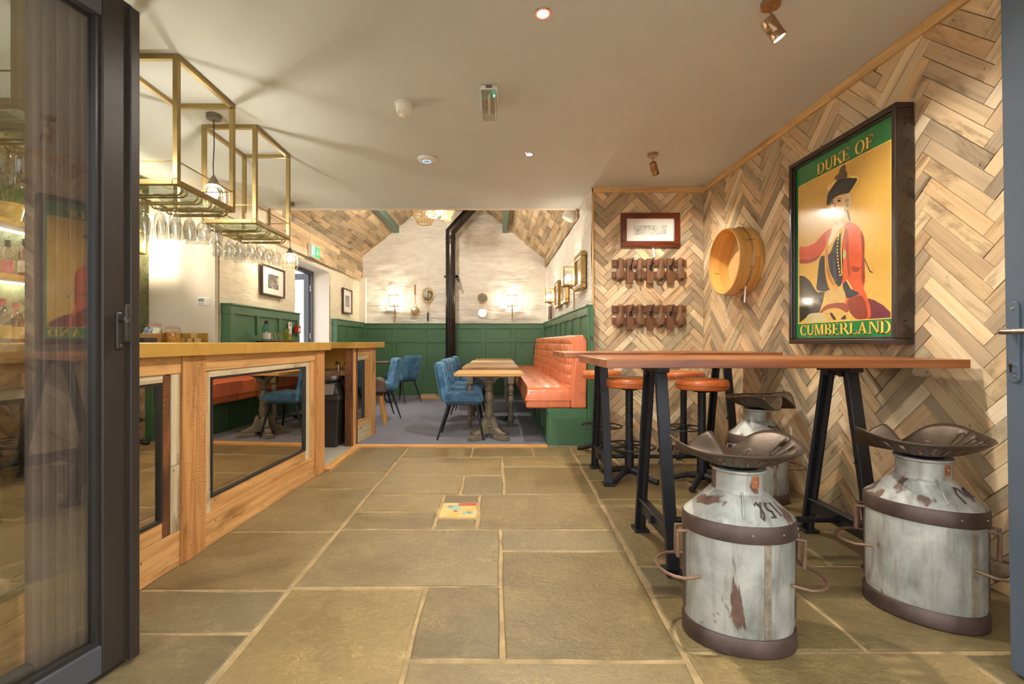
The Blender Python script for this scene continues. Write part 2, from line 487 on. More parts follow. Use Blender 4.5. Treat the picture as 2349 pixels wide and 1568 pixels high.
def velvet_mat():
    t = NT('blue_velvet'); vec = t.coords('Object')
    n = t.noise(vec, 7, 4, .6, .5)
    t.set(color=t.ramp(n, [(.35, lin(44, 86, 122)), (.65, lin(84, 134, 168))]), rough=.75, sheen=.9)
    t.b.inputs['Sheen Tint'].default_value = lin(150, 195, 225); t.b.inputs['Sheen Roughness'].default_value = .35
    t.bump(t.noise(vec, 240, 2), .15, .002); return t.m
M_VELVET = velvet_mat()

def wallpaper_mat():
    t = NT('jungle_wallpaper')
    v = t.new('ShaderNodeTexVoronoi'); v.feature = 'F1'; v.inputs['Scale'].default_value = 3.2
    t.lk(t.coords('Object'), v.inputs['Vector'])
    n = t.noise(t.coords('Object', (1, 1, 1)), 26, 4, .6, 2.2)
    leaf = t.ramp(n, [(.42, lin(78, 80, 50)), (.5, lin(168, 166, 112)), (.56, lin(96, 100, 66)), (.7, lin(186, 180, 128))])
    bg_ = t.ramp(v.outputs['Distance'], [(.15, lin(176, 176, 120)), (.3, lin(120, 124, 84)), (.42, lin(66, 70, 48))])
    t.set(color=t.mix(.55, bg_, leaf), rough=.8); return t.m
M_PAPERW = wallpaper_mat()

def print_mat(name, c0, c1, c2, sc):
    t = NT(name); n = t.noise(t.coords('Object'), sc, 5, .65, .8)
    t.set(color=t.ramp(n, [(.35, c0), (.5, c1), (.65, c2)]), rough=.5); return t.m
M_PR1 = print_mat('grey_photo_print', lin(60, 54, 48), lin(120, 112, 100), lin(196, 188, 172), 12)
M_PR2 = print_mat('pale_sketch_print', lin(150, 140, 120), lin(206, 200, 186), lin(222, 218, 206), 14)
M_PR3 = print_mat('sepia_print', lin(120, 92, 60), lin(190, 160, 116), lin(226, 206, 168), 16)
# ================================================================ STRUCTURE
CEIL = 2.755; XR = 2.228; YA = 5.05; YO = 5.84; YB = 9.80; XL = -2.83; XBR = 1.02
def struct(name, mb, m, label, cat, **kw):
    return tag(mb.build(name, m, **kw), label, cat, kind='structure')

# ---- floor: grout bed, flagstones, carpet, lino
floor = struct('floor', MB().box(-1.68, 2.24, .72, 5.06, -.10, -.005), M_GROUT, 'stone flagged floor of the bar with sandy joints', 'floor')
def flag_x(y): return .655 + .031 * (y - 1.5)
XJ = -.925
STONES = []
def fs(x0, x1, y0, y1):
    f = lambda x, y: flag_x(y) if x == 'R' else x
    STONES.append([(f(x0, y0), y0), (f(x1, y0), y0), (f(x1, y1), y1), (f(x0, y1), y1)])
for y0, y1 in ((.75, 1.25), (1.25, 1.784), (1.784, 2.09), (2.09, 2.74), (2.74, 3.536), (3.536, 4.01), (4.01, 4.90)):
    fs(-1.66 if y0 < 4.0 else -1.43, XJ, y0, y1)
for q in ((XJ, -.314, .75, 1.30), (XJ, -.314, 1.30, 2.11), (-.314, 'R', .75, 1.05), (-.314, 'R', 1.05, 1.63), (-.314, .02, 1.63, 2.13), (.02, 'R', 1.63, 2.485),
          (.02, 'R', 2.485, 2.77), (XJ, .02, 2.12, 2.77),
          (XJ, -.38, 2.77, 3.06), (XJ, -.38, 3.06, 3.40), (-.38, -.12, 2.77, 2.95), (-.38, -.12, 3.23, 3.40), (-.12, 'R', 2.77, 3.40),
          (XJ, -.27, 3.40, 3.88), (-.27, .05, 3.40, 3.88), (.05, 'R', 3.40, 4.15), (XJ, .05, 3.88, 4.5), (.05, 'R', 4.15, 4.5),
          (XJ, -.25, 4.5, 4.90), (-.25, .36, 4.5, 4.90), (.36, 'R', 4.5, 4.98),
          ('R', 1.63, .75, 1.671), (1.63, 2.215, .75, 1.671), ('R', 1.32, 1.671, 2.05), ('R', 1.32, 2.05, 2.316), (1.32, 2.215, 1.671, 2.316),
          ('R', 1.65, 2.316, 2.75), (1.65, 2.215, 2.316, 2.75), ('R', 1.20, 2.75, 3.30), (1.20, 2.215, 2.75, 3.30), ('R', 1.5, 3.30, 3.75),
          (1.5, 2.215, 3.30, 3.75), ('R', 1.1, 3.75, 4.15), (1.1, 2.215, 3.75, 4.25), ('R', 1.1, 4.15, 4.60), (1.1, 1.7, 4.25, 5.03),
          (1.7, 2.215, 4.25, 5.03), ('R', 1.1, 4.60, 4.98)):
    fs(*q)
STONE_COLS = [(128, 108, 69), (124, 105, 69), (120, 103, 70), (131, 110, 70), (116, 101, 71), (126, 106, 66), (128, 109, 72)]
def flagstone(poly, gap=.011, name='flagstone', m=None, top=None, col=None):
    cx = sum(p[0] for p in poly) / 4; cy = sum(p[1] for p in poly) / 4
    ins = []
    for i, p in enumerate(poly):
        sx = 1 if p[0] < cx else -1; sy = 1 if p[1] < cy else -1
        ins.append((p[0] + sx * gap - cx, p[1] + sy * gap - cy))
    ring = []
    for i in range(4):
        a, b = ins[i], ins[(i + 1) % 4]
        n = 3
        for k in range(n):
            t = k / n
            j = 0 if k == 0 else R.uniform(-.008, .008)
            dx, dy = b[0] - a[0], b[1] - a[1]; L = math.hypot(dx, dy) or 1
            ring.append((a[0] + dx * t - dy / L * j, a[1] + dy * t + dx / L * j))
    n = len(ring); z = R.uniform(-.0015, .0025) if top is None else top
    V = [(x, y, -.02) for x, y in ring]
    V += [(x, y, z - .004) for x, y in ring]
    V += [(x - math.copysign(.006, x), y - math.copysign(.006, y), z) for x, y in ring]
    F = [list(range(2 * n, 3 * n))]
    for k in range(2):
        for i in range(n):
            j = (i + 1) % n
            F.append([k * n + i, k * n + j, (k + 1) * n + j, (k + 1) * n + i])
    mb = MB().add(V, F)
    c = col or R.choice(STONE_COLS); k = R.uniform(.92, 1.08)
    return mb.build(name, m or M_STONE, floor, loc=(cx, cy, 0), color=lin(c[0] * k, c[1] * k, c[2] * k))
for s in STONES: flagstone(s)

struct('floor_carpet', MB().box(-2.83, 1.02, 5.0, YB, -.08, .004), M_CARPET, 'grey carpet of the dining room', 'carpet')
struct('floor_bar', MB().box(-3.55, -1.69, .8, 5.0, -.08, .001).box(-1.69, -1.46, 4.02, 5.0, -.08, .001), M_LINO, 'pale grey lino floor behind the bar', 'floor')
struct('ground', MB().box(-14, 12, -12, .72, -.2, -.06).box(-14, -3.16, .72, 16, -.2, -.06), M_PAVE, 'pale paving outside the doors', 'ground')

# ---- ceiling of the bar
struct('ceiling', MB().box(-3.6, 2.4, .72, YO, CEIL, CEIL + .15), M_CEIL, 'flat pale beige ceiling of the bar', 'ceiling')
struct('wall_front', MB().box(-3.6, -1.72, .60, .72, -.06, 2.9).box(1.92, 2.4, .60, .72, -.06, 2.9).box(-1.72, 1.92, .60, .72, 2.42, 2.9),
       M_WHITE, 'front wall around the open doorway', 'wall')
struct('wall_divider', MB().box(-3.3, 1.3, YO, YO + .08, CEIL, 5.0), M_WHITE, 'wall above the opening to the dining room', 'wall')

# ---- plank walls
PAL = [(228, 204, 164), (212, 184, 142), (204, 174, 134), (156, 140, 116), (178, 158, 126), (238, 218, 182), (216, 178, 132), (188, 166, 136),
       (140, 127, 108), (222, 194, 154), (206, 176, 136), (168, 158, 128), (228, 200, 156), (196, 168, 134)]
def plank_col(dark=0.0):
    c = R.choice(PAL); k = R.uniform(.9, 1.07) * (1 - dark)
    return lin(min(255, c[0] * k), min(255, c[1] * k), min(255, c[2] * k))
def clip(poly, a0, a1, b0, b1):
    def cut(P, ins, inter):
        out = []
        for i in range(len(P)):
            p, q = P[i], P[(i + 1) % len(P)]
            if ins(p):
                out.append(p)
                if not ins(q): out.append(inter(p, q))
            elif ins(q): out.append(inter(p, q))
        return out
    def ix(c): return lambda p, q: (c, p[1] + (q[1] - p[1]) * (c - p[0]) / (q[0] - p[0]))
    def iy(c): return lambda p, q: (p[0] + (q[0] - p[0]) * (c - p[1]) / (q[1] - p[1]), c)
    for ins, it in ((lambda p: p[0] >= a0, ix(a0)), (lambda p: p[0] <= a1, ix(a1)), (lambda p: p[1] >= b0, iy(b0)), (lambda p: p[1] <= b1, iy(b1))):
        if not poly: return []
        poly = cut(poly, ins, it)
    return poly
def area(P): return .5 * abs(sum(P[i][0] * P[(i + 1) % len(P)][1] - P[(i + 1) % len(P)][0] * P[i][1] for i in range(len(P))))
def herringbone(wall, a0, a1, b0, b1, off, dist, limit=300):
    """45-degree herringbone on a wall whose local x runs along, z up, room at -y"""
    Lp, W, g = .433, .0707, .0016
    c = math.sqrt(.5)
    full = {}
    items = []
    for m in range(-9, 10):
        for k in range(-75, 76):
            for typ in (0, 1):
                ox, oy = k * W + m * Lp, k * W - m * Lp
                if typ == 0: r = (ox, ox + Lp, oy, oy + W)
                else: r = (ox + Lp, ox + Lp + W, oy - Lp + W, oy + W)
                pq = [(r[0] + g, r[2] + g), (r[1] - g, r[2] + g), (r[1] - g, r[3] - g), (r[0] + g, r[3] - g)]
                ab = [((p - q) * c + off[0], (p + q) * c + off[1]) for p, q in pq]
                if max(p[0] for p in ab) < a0 or min(p[0] for p in ab) > a1 or max(p[1] for p in ab) < b0 or min(p[1] for p in ab) > b1: continue
                P = clip(ab, a0, a1, b0, b1)
                if len(P) < 3 or area(P) < .0004: continue
                mx = sum(p[0] for p in P) / len(P); mz = sum(p[1] for p in P) / len(P)
                items.append((area(P) / dist(mx) ** 3, P, typ, mx, mz))
    items.sort(key=lambda t: -t[0])
    rest = MB(); tones = []
    for n, (sz, P, typ, mx, mz) in enumerate(items):
        t = .014 + R.uniform(0, .005)
        # grain direction: typ 0 along +p -> (c, c); typ 1 along q -> (-c, c)
        d = (c, c) if typ == 0 else (-c, c)
        loc = [(p[0] - mx, p[1] - mz) for p in P]
        V = [(x, -t, z) for x, z in loc] + [(x, 0, z) for x, z in loc]
        nn = len(loc)
        F = [list(range(nn))] + [[i, nn + i, nn + (i + 1) % nn, (i + 1) % nn] for i in range(nn)]
        uvp = [(x * d[0] + z * d[1] + mx * 3, -x * d[1] + z * d[0] + mz * 3) for x, z in loc]
        U = [uvp] + [[uvp[i], uvp[i], uvp[(i + 1) % nn], uvp[(i + 1) % nn]] for i in range(nn)]
        col = plank_col()
        if n < limit:
            MB().add(V, F, U).build('plank', M_PLANK, wall, loc=(mx, 0, mz), color=col)
        else:
            rest.add(V, F, U, TR(mx, 0, mz)); tones += [col] * sum(len(f) for f in F)
    if rest.f:
        o = rest.build('plank_infill', M_PLANKS, wall); o['kind'] = 'stuff'
        at = o.data.color_attributes.new('tone', 'FLOAT_COLOR', 'CORNER')
        at.data.foreach_set('color', [x for cc in tones for x in cc])
wr = struct('wall_right', MB().box(0, 4.33, 0, .15, -.06, 2.9), M_DARKF, 'wall clad in reclaimed herringbone planks behind the pub sign', 'wall', loc=(XR, YA, 0), rotz=-PI / 2)
herringbone(wr, 0, 3.55, 0, CEIL - .06, (-.103, .03), lambda a: YA - a)
wa = struct('wall_alcove', MB().box(-1.20, .15, 0, .15, -.06, 2.9), M_DARKF, 'herringbone plank wall with the coat hooks', 'wall', loc=(XR, YA, 0))
herringbone(wa, -1.195, -.02, 0, CEIL - .06, (-.429, .05), lambda a: YA)
# timber trims
def trim_run(name, label, loc, rotz, segs, mk):
    e = thing(name, label, 'trim', loc, rotz, kind='structure')
    for i, (a, b) in enumerate(segs): mk(a, b).build('board', M_TRIMW, e, bevel=.002, seg=1)
trim_run('trim_1', 'pale timber strip along the ceiling over the sign wall', (XR, YA, 0), -PI / 2,
         [(0, .62), (.622, 1.5), (1.502, 1.95), (1.952, 2.62), (2.622, 3.6)], lambda a, b: MB().box(a, b, -.034, 0, CEIL - .062, CEIL - .001))
trim_run('trim_2', 'pale timber strip along the ceiling over the coat hooks', (XR, YA, 0), 0,
         [(-1.2, -.88), (-.878, -.42), (-.418, -.03)], lambda a, b: MB().box(a, b, -.03, 0, CEIL - .062, CEIL - .001))
trim_run('trim_3', 'narrow timber edge strip at the corner of the hook wall', (XBR, YA, 0), 0,
         [(-.004, .014)], lambda a, b: MB().box(a, b, -.03, .0, .0, CEIL - .062))

# ---- dining room walls
def rough_panel(mb, x0, x1, z0, z1, thick, amp, step, sx=1.6, sz=4.5, seed=0.0, edge=True):
    nu = max(2, int((x1 - x0) / step)); nv = max(2, int((z1 - z0) / step))
    def fn(u, v):
        x = x0 + (x1 - x0) * u; z = z0 + (z1 - z0) * v
        d = noise.fractal(Vector((x * sx, seed, z * sz)), .9, 2.1, 4) * amp + noise.noise(Vector((x * .8, seed + 5, z * 1.1))) * amp * 1.2
        return (x, -d, z)
    mb.grid(fn, nu, nv)
    mb.box(x0, x1, amp * 1.0, thick, z0, z1)
    return mb
struct('wall_back', rough_panel(MB(), -3.0, 1.25, 0, 4.8, .25, .045, .033), M_ROUGH, 'whitewashed rough stone gable wall of the dining room', 'wall', loc=(0, YB, 0))
# left wall with the open door between y = 6.57 and 8.0
wl_ = struct('wall_left', rough_panel(rough_panel(rough_panel(MB(), 0, 1.77, 0, 3.2, .33, .014, .05, 1.5, 2.0, 3.), 3.20, 5.0, 0, 3.2, .33, .016, .05, 1.5, 2.0, 3.),
                                      1.77, 3.20, 2.30, 3.2, .33, .012, .06, 1.5, 2., 3.), M_ROUGH2, 'cream rough plastered wall with the open side door', 'wall', loc=(XL, 4.80, 0), rotz=PI / 2)
wrb = struct('wall_side', rough_panel(MB(), 0, YB - YA + .0, 0, 3.2, .12, .013, .05, 1.4, 2.2, 7.), M_ROUGH, 'whitewashed wall above the leather bench', 'wall', loc=(XBR, YB, 0), rotz=-PI / 2)
# bar back walls
struct('wall_bar_end', MB().box(-3.6, -2.86, 4.775, 4.95, -.06, 2.8), M_WHITE, 'plain white wall at the end of the bar', 'wall')
struct('wall_bar', MB().box(-3.70, -3.53, .70, 4.95, -.06, 2.8), M_PAPERW, 'bar wall with green jungle wallpaper', 'wall')
# vaulted roof
def slope_frame(side):
    a = math.radians(39.6); c, s = math.cos(a), math.sin(a)
    if side < 0: x, z, o = Vector((0, 1, 0)), Vector((c, 0, s)), Vector((-2.90, YO + .08, 2.80))
    else: x, z, o = Vector((0, -1, 0)), Vector((-c, 0, s)), Vector((1.04, YB, 2.80))
    y = z.cross(x)
    M = Matrix((x, y, z)).transposed().to_4x4(); M.translation = o
    return M
PLANKM = {}
def board(parent, x0, x1, z0, z1, t, col):
    key = (round(x1 - x0, 3), round(z1 - z0, 3), t)
    if key not in PLANKM:
        L, W = x1 - x0, z1 - z0
        PLANKM[key] = MB().box(-L / 2, L / 2, -t, 0, -W / 2, W / 2).mesh('plank', M_PLANK)
    return link('plank', PLANKM[key], parent, TR((x0 + x1) / 2, R.uniform(-.003, .003), (z0 + z1) / 2), col)
def board_rows(parent, xa, xb, za, rows, w, dark=0.0, lens=(.3, .45, .6, .75, .9)):
    for r in range(rows):
        x = xa - R.choice((0, .15, .3, .45))
        z = za + r * w
        while x < xb - .01:
            L = R.choice(lens); a, b = max(x, xa), min(x + L, xb)
            if b - a > .03: board(parent, a + .001, b - .001, z + .001, z + w - .001, .016, plank_col(dark))
            x += L
LV = YB - YO - .08
for side, nm, lb in ((-1, 'ceiling_left', 'timber boarded roof slope above the side door'), (1, 'ceiling_right', 'timber boarded roof slope above the leather bench')):
    o = struct(nm, MB().box(-.1, LV + .1, .002, .10, -.25, 2.75), M_DARKF, lb, 'roof')
    o.matrix_world = slope_frame(side)
    board_rows(o, 0, LV, 0.0, 17, .098, .10)
# board cladding at the head of the walls
t4 = thing('trim_4', 'timber boards over the side door and dark framed picture', 'cladding', (XL, 4.80, 0), PI / 2, kind='structure')
board_rows(t4, 1.02, 5.0, 2.36, 5, .0935, 0.0, (.45, .6, .9, 1.2))
for q in t4.children: q.location.y -= .022
t5 = thing('trim_5', 'narrow timber boards over the whitewashed bench wall', 'cladding', (XBR, YB, 0), -PI / 2, kind='structure')
board_rows(t5, 0, 3.95, 2.64, 2, .085, .05, (.45, .6, .9))
for q in t5.children: q.location.y -= .018
# purlins
for i, (x0, x1, z0, z1, lb) in enumerate(((-2.14, -2.03, 3.36, 3.62, 'sage green roof purlin on the side door slope'), (.11, .215, 3.36, 3.62, 'sage green roof purlin on the bench slope'))):
    struct('beam', MB().box(x0, x1, YO + .1, YB - .03, z0, z1), M_BEAM, lb, 'beam', bevel=.006)

# ---- wainscot: x along, y into wall (face at -t), z up
def wainscot(name, label, loc, rotz, L, H, stiles, t=.06, lower=True, ret0=False, mid=(1.09, 1.175)):
    e = thing(name, label, 'panelling', loc, rotz, kind='structure')
    for i in range(len(stiles) - 1):
        a, b = stiles[i], stiles[i + 1]
        MB().box(a, b, -t + .018, 0, mid[1] - .02, H - .05).build('panel', M_GREEN, e)
        if lower: MB().box(a, b, -t + .018, 0, .02, mid[0] + .02).build('panel', M_GREEN, e)
    for s in stiles:
        a, b = max(0, s - .04), min(L, s + .04)
        MB().box(a, b, -t, 0, .0 if lower else mid[0], H - .02).build('stile', M_GREEN, e, bevel=.003, seg=1)
    MB().box(0, L, -t - .001, 0, H - .11, H - .02).build('rail', M_GREEN, e, bevel=.003, seg=1)
    MB().box(0, L, -t - .001, 0, mid[0], mid[1]).build('rail', M_GREEN, e, bevel=.003, seg=1)
    if lower: MB().box(0, L, -t - .004, 0, .0, .13).build('rail', M_GREEN, e, bevel=.003, seg=1)
    MB().box(-.004, L + .004, -t - .012, 0, H - .02, H).build('cap', M_GREEN, e, bevel=.004)
    return e
wainscot('trim_6', 'dark green wall panelling behind the stove', (-2.77, YB - .02, 0), 0, 3.76, 1.485, [0.04 + .6133 * k for k in range(7)])
wainscot('trim_7', 'dark green wall panelling behind the leather bench', (XBR, YB - .06, 0), -PI / 2, YB - .06 - 5.0, 1.50, [.05 + .592 * k for k in range(9)], t=.055)
wainscot('trim_8', 'dark green wall panelling under the larger dark framed picture', (XL, 4.82, 0), PI / 2, 1.70, 1.50, [.045, .58, 1.12, 1.655], t=.10)
wainscot('trim_9', 'dark green wall panelling between side door and stove wall', (XL, 8.04, 0), PI / 2, 1.70, 1.50, [.045, .58, 1.12, 1.655], t=.10)
struct('trim_10', MB().box(-2.83, -2.70, YB - .14, YB - .03, 1.485, 2.42), M_WHITE, 'white boxed pipe in the corner beside the stove wall', 'trim')
# door linings of the side door
struct('trim_11', MB().box(-3.17, -2.85, 6.571, 6.585, 0, 2.30).box(-3.17, -2.85, 7.985, 7.999, 0, 2.30).box(-3.17, -2.85, 6.585, 7.985, 2.285, 2.30), M_WHITE, 'white painted reveal of the side door', 'trim')
# oak thresholds
struct('trim_12', MB().box(-1.50, .53, 4.905, 5.0, -.01, .018), M_OAK, 'oak threshold strip before the dining room carpet', 'threshold', bevel=.004)
struct('trim_13', MB().box(-1.50, -1.425, 4.02, 4.905, -.01, .018), M_OAK, 'oak threshold strip at the bar opening', 'threshold', bevel=.004)
# ================================================================ DOORS
def box_part(parent, name, m, x0, x1, y0, y1, z0, z1, bevel=.0, label=None, color=None):
    return MB().box(x0, x1, y0, y1, z0, z1).build(name, m, parent, bevel=bevel, label=label, color=color)
d1 = thing('door_1', 'dark grey framed glass door leaf folded open beside the bar', 'door', (-1.256, 1.64, 0), math.atan2(-.97, -.243), kind='structure')
box_part(d1, 'stile', M_ALUD, .012, .112, -.06, 0, .02, 2.26, .004)
box_part(d1, 'edge_lip', M_ALUD, 0, .032, -.05, .016, .015, 2.245, .003)
box_part(d1, 'stile', M_ALU, .80, .90, -.06, 0, .02, 2.26, .004)
box_part(d1, 'rail', M_ALU, .112, .80, -.06, 0, .02, .115, .004)
box_part(d1, 'rail', M_ALU, .112, .80, -.06, 0, 2.16, 2.26, .004)
box_part(d1, 'gasket', M_BLACKP, .112, .126, -.04, -.010, .115, 2.16)
box_part(d1, 'gasket', M_BLACKP, .126, .80, -.04, -.010, .115, .128)
box_part(d1, 'glass_pane', M_DOORG, .126, .80, -.034, -.028, .128, 2.16)
h = MB().box(.050, .072, 0, .008, 1.075, 1.20).build('handle', M_ALUD, d1, bevel=.004)
MB().tube([(.061, .008, 1.175), (.061, .035, 1.18), (.061, .040, 1.16)], .009, 10).box(.053, .069, .030, .044, 1.10, 1.225).build('lever', M_ALUD, h, bevel=.005)
MB().lathe([(.004, 0), (.004, .004)], 10, TR(.061, .008, 1.088) @ RX(-PI / 2)).build('screw', M_STEEL, h)
box_part(d1, 'floor_seal', M_BLACKP, .03, .88, -.045, -.015, .004, .02)
d2 = thing('door_2', 'second glass door leaf folded behind the first', 'door', (-1.256 - .092, 1.64 + .023, 0), math.atan2(-.97, -.243), kind='structure')
st = box_part(d2, 'stile', M_RIB, .0, .235, -.05, -.012, .02, 2.26, .003)
for k in range(6): box_part(st, 'rib', M_RIB, .012 + .037 * k, .030 + .037 * k, -.012, -.002, .02, 2.25, .002)
box_part(d2, 'rail', M_ALU, .235, .80, -.05, 0, .02, .115, .004)
box_part(d2, 'glass_pane', M_GLASS, .235, .80, -.034, -.028, .115, 2.16)
box_part(d2, 'rail', M_ALU, .235, .80, -.05, 0, 2.16, 2.26, .004)
box_part(d2, 'stile', M_ALU, .80, .90, -.06, 0, .02, 2.26, .004)
d3 = thing('door_3', 'blue grey metal door leaf with lever handle and key cylinder', 'door', (1.700, 1.565, 0.004), -PI / 2, kind='structure')
d3.matrix_world = TR(1.706, 1.565, .012) @ RY(-.0150) @ RZ(-PI / 2)
box_part(d3, 'stile', M_ALUB, 0, .12, 0, .065, .0, 2.24, .004)
box_part(d3, 'rail', M_ALUB, .12, .72, 0, .065, .0, .10, .004)
box_part(d3, 'rail', M_ALUB, .12, .72, 0, .065, 2.14, 2.24, .004)
box_part(d3, 'stile', M_ALUB, .72, .83, 0, .065, .0, 2.24, .004)
box_part(d3, 'glass_pane', M_GLASS, .12, .72, .030, .036, .10, 2.14)
n = 10
pl = [(.031 + .016 * math.cos(PI * k / n), 1.205 + .016 * math.sin(PI * k / n)) for k in range(n + 1)] + \
     [(.031 - .016 * math.cos(PI * k / n), .972 - .016 * math.sin(PI * k / n)) for k in range(n + 1)]
hp = MB().prism(pl, -.008, 0, 'xz').build('handle_plate', M_ALUB, d3, bevel=.002)
MB().tube([(.031, -.008, 1.123), (.031, -.045, 1.123), (.045, -.052, 1.123), (.15, -.052, 1.122)], .0095, 12).build('lever', M_STEEL, hp)
MB().lathe([(.0075, 0), (.0075, .010)], 14, TR(.031, -.008, 1.013) @ RX(PI / 2)).box(.027, .035, -.018, -.008, .988, 1.01).build('key_cylinder', M_CHROME, hp)
for z in (1.198, .978): MB().lathe([(.005, 0), (.004, .003)], 10, TR(.031, -.008, z) @ RX(PI / 2)).build('screw', M_STEEL, hp)
d4 = thing('door_4', 'grey framed glass door leaf standing open outside the side door', 'door', (-3.16, 7.90, 0), PI - .12, kind='structure')
for nm, q in (('stile', (0, .09, -.06, 0, .02, 2.25)), ('stile', (.72, .80, -.06, 0, .02, 2.25)), ('rail', (.09, .72, -.06, 0, .02, .12)), ('rail', (.09, .72, -.06, 0, 2.15, 2.25))):
    box_part(d4, nm, M_ALU, *q, bevel=.003)
box_part(d4, 'glass_pane', M_GLASS, .09, .72, -.034, -.028, .12, 2.15)
for z in (.35, 1.15, 1.95): MB().lathe([(.014, 0), (.014, .1)], 10, TR(-.012, -.03, z)).build('hinge', M_STEEL, d4)
struct('trim_14', MB().box(-3.18, -3.11, 7.93, 7.985, 0, 2.285).box(-3.18, -3.11, 6.585, 6.64, 0, 2.285).box(-3.18, -3.11, 6.64, 7.93, 2.23, 2.285), M_ALU, 'grey metal frame around the side door', 'door frame')

# ================================================================ BAR COUNTER
c1 = thing('bar_counter', 'long bar counter with brass top, reclaimed boards and smoked mirror panels', 'bar counter', (-1.587, 2.08, 0), math.atan2(1, .0518))
box_part(c1, 'carcass', M_DARKF, -1.10, 1.90, .03, .58, .0, 1.03)
box_part(c1, 'brass_top', M_BRASS, -1.14, 1.985, -.055, .62, 1.031, 1.096, .003)
for a, b in ((-1.14, -.98), (.25, .42), (1.765, 1.93)): box_part(c1, 'post', M_PINE2, a, b, -.022, .03, 0, 1.03, .004)
for a, b, ma, mb_ in ((-.98, .25, -.93, .136), (.42, 1.765, .484, 1.61)):
    box_part(c1, 'base_board', M_PINE, a, b, -.006, .03, 0, .172, .003)
    box_part(c1, 'lower_board', M_PINE, ma - .01, mb_ + .02, -.002, .03, .173, .252, .003)
    box_part(c1, 'top_rail', M_PINE, a, b, -.012, .03, .945, 1.03, .003)
    box_part(c1, 'upper_board', M_PALE, ma - .01, mb_ + .02, -.004, .03, .908, .944, .002)
    # dark bead around the mirror
    fr = MB()
    for q in ((ma, mb_, .252, .266), (ma, mb_, .894, .907), (ma, ma + .013, .266, .894), (mb_ - .013, mb_, .266, .894)):
        fr.box(q[0], q[1], -.008, .02, q[2], q[3])
    fr.build('mirror_bead', M_BLACKP, c1)
    box_part(c1, 'mirror_panel', M_SMOKE, ma + .013, mb_ - .013, .006, .02, .266, .894)
box_part(c1, 'side_board', M_BARK, .137, .188, -.004, .03, .173, .944, .003)
box_part(c1, 'side_board', M_PALE, .190, .248, -.008, .03, .50, .944, .003)
box_part(c1, 'side_board', M_PALE, .190, .248, -.006, .03, .173, .498, .003)
box_part(c1, 'side_board', M_PINE, .422, .45, -.006, .03, .173, .944, .003)
box_part(c1, 'side_board', M_PALE, .452, .483, -.003, .03, .30, .944, .003)
box_part(c1, 'side_board', M_PALE, .452, .483, -.004, .03, .173, .298, .003)
box_part(c1, 'side_board', M_PALE, 1.612, 1.68, -.004, .03, .173, .944, .003)
box_part(c1, 'side_board', M_PINE, 1.682, 1.763, -.008, .03, .173, .944, .003)
box_part(c1, 'end_board', M_PINE, 1.93, 1.945, .0, .58, 0, 1.03, .003)

c2 = thing('bar_return_counter', 'short brass topped counter end with narrow mirror beside the bar opening', 'bar counter', (-1.517, 4.965, 0), math.radians(85))
box_part(c2, 'brass_top', M_BRASS, -.06, .86, -.055, 1.19, 1.034, 1.096, .003)
box_part(c2, 'bark_end', M_BARK, -.014, .0, .0, .085, .0, 1.034, .002)
box_part(c2, 'post', M_PINE, .0, .062, -.008, .085, .0, 1.034, .003)
box_part(c2, 'post', M_BARK, .064, .118, -.004, .085, .0, 1.034, .003)
box_part(c2, 'base_board', M_PALE, .118, .50, 0, .085, .0, .19, .003)
box_part(c2, 'lower_board', M_PINE, .118, .46, 0, .085, .191, .25, .003)
box_part(c2, 'top_rail', M_PINE, .118, .50, -.002, .085, .955, 1.034, .003)
box_part(c2, 'upper_board', M_PALE, .118, .46, 0, .085, .90, .954, .003)
box_part(c2, 'mirror_panel', M_SMOKE, .120, .305, .012, .02, .25, .90)
box_part(c2, 'mirror_bead', M_BLACKP, .305, .330, -.002, .085, .25, .90)
box_part(c2, 'side_board', M_PINE2, .332, .46, -.002, .085, .25, .90, .003)
box_part(c2, 'post', M_PINE, .50, .66, -.012, .085, .0, 1.034, .003)
box_part(c2, 'front_panel', M_PINE2, .66, .70, .085, 1.19, .0, 1.034)
box_part(c2, 'splashback', M_BRASS, .60, .658, .085, 1.15, .70, 1.034)
# sink under the return counter
sk = thing('bar_sink', 'small steel bar sink with two taps behind the black bin', 'sink', (-1.86, 5.30, .735))
sm_ = MB()
sm_.box(-.26, .215, -.17, .24, .03, .05).box(-.26, .215, -.185, -.17, -.002, .05)
sm_.build('worktop', M_STEEL, sk, bevel=.003)
MB().lathe([(.05, -.115), (.15, -.10), (.168, -.05), (.168, .03)], 28, M=Matrix.Diagonal((1.05, .9, 1, 1))).build('basin', M_STEEL, sk)
MB().tube([(0, 0, -.115), (0, 0, -.25)], .022, 10).build('waste_pipe', M_BLACKP, sk)
for x in (.02, .12):
    tp = MB().tube([(x, .16, .05), (x, .16, .11), (x, .11, .135), (x, .08, .115)], .011, 8).build('tap', M_CHROME, sk)
    MB().tube([(x - .028, .16, .13), (x + .028, .16, .13)], .006, 8).build('tap_head', M_CHROME, tp)
for x in (-.24, .19): MB().tube([(x, .2, .03), (x, .2, -.72)], .014, 8).build('leg', M_STEEL, sk)
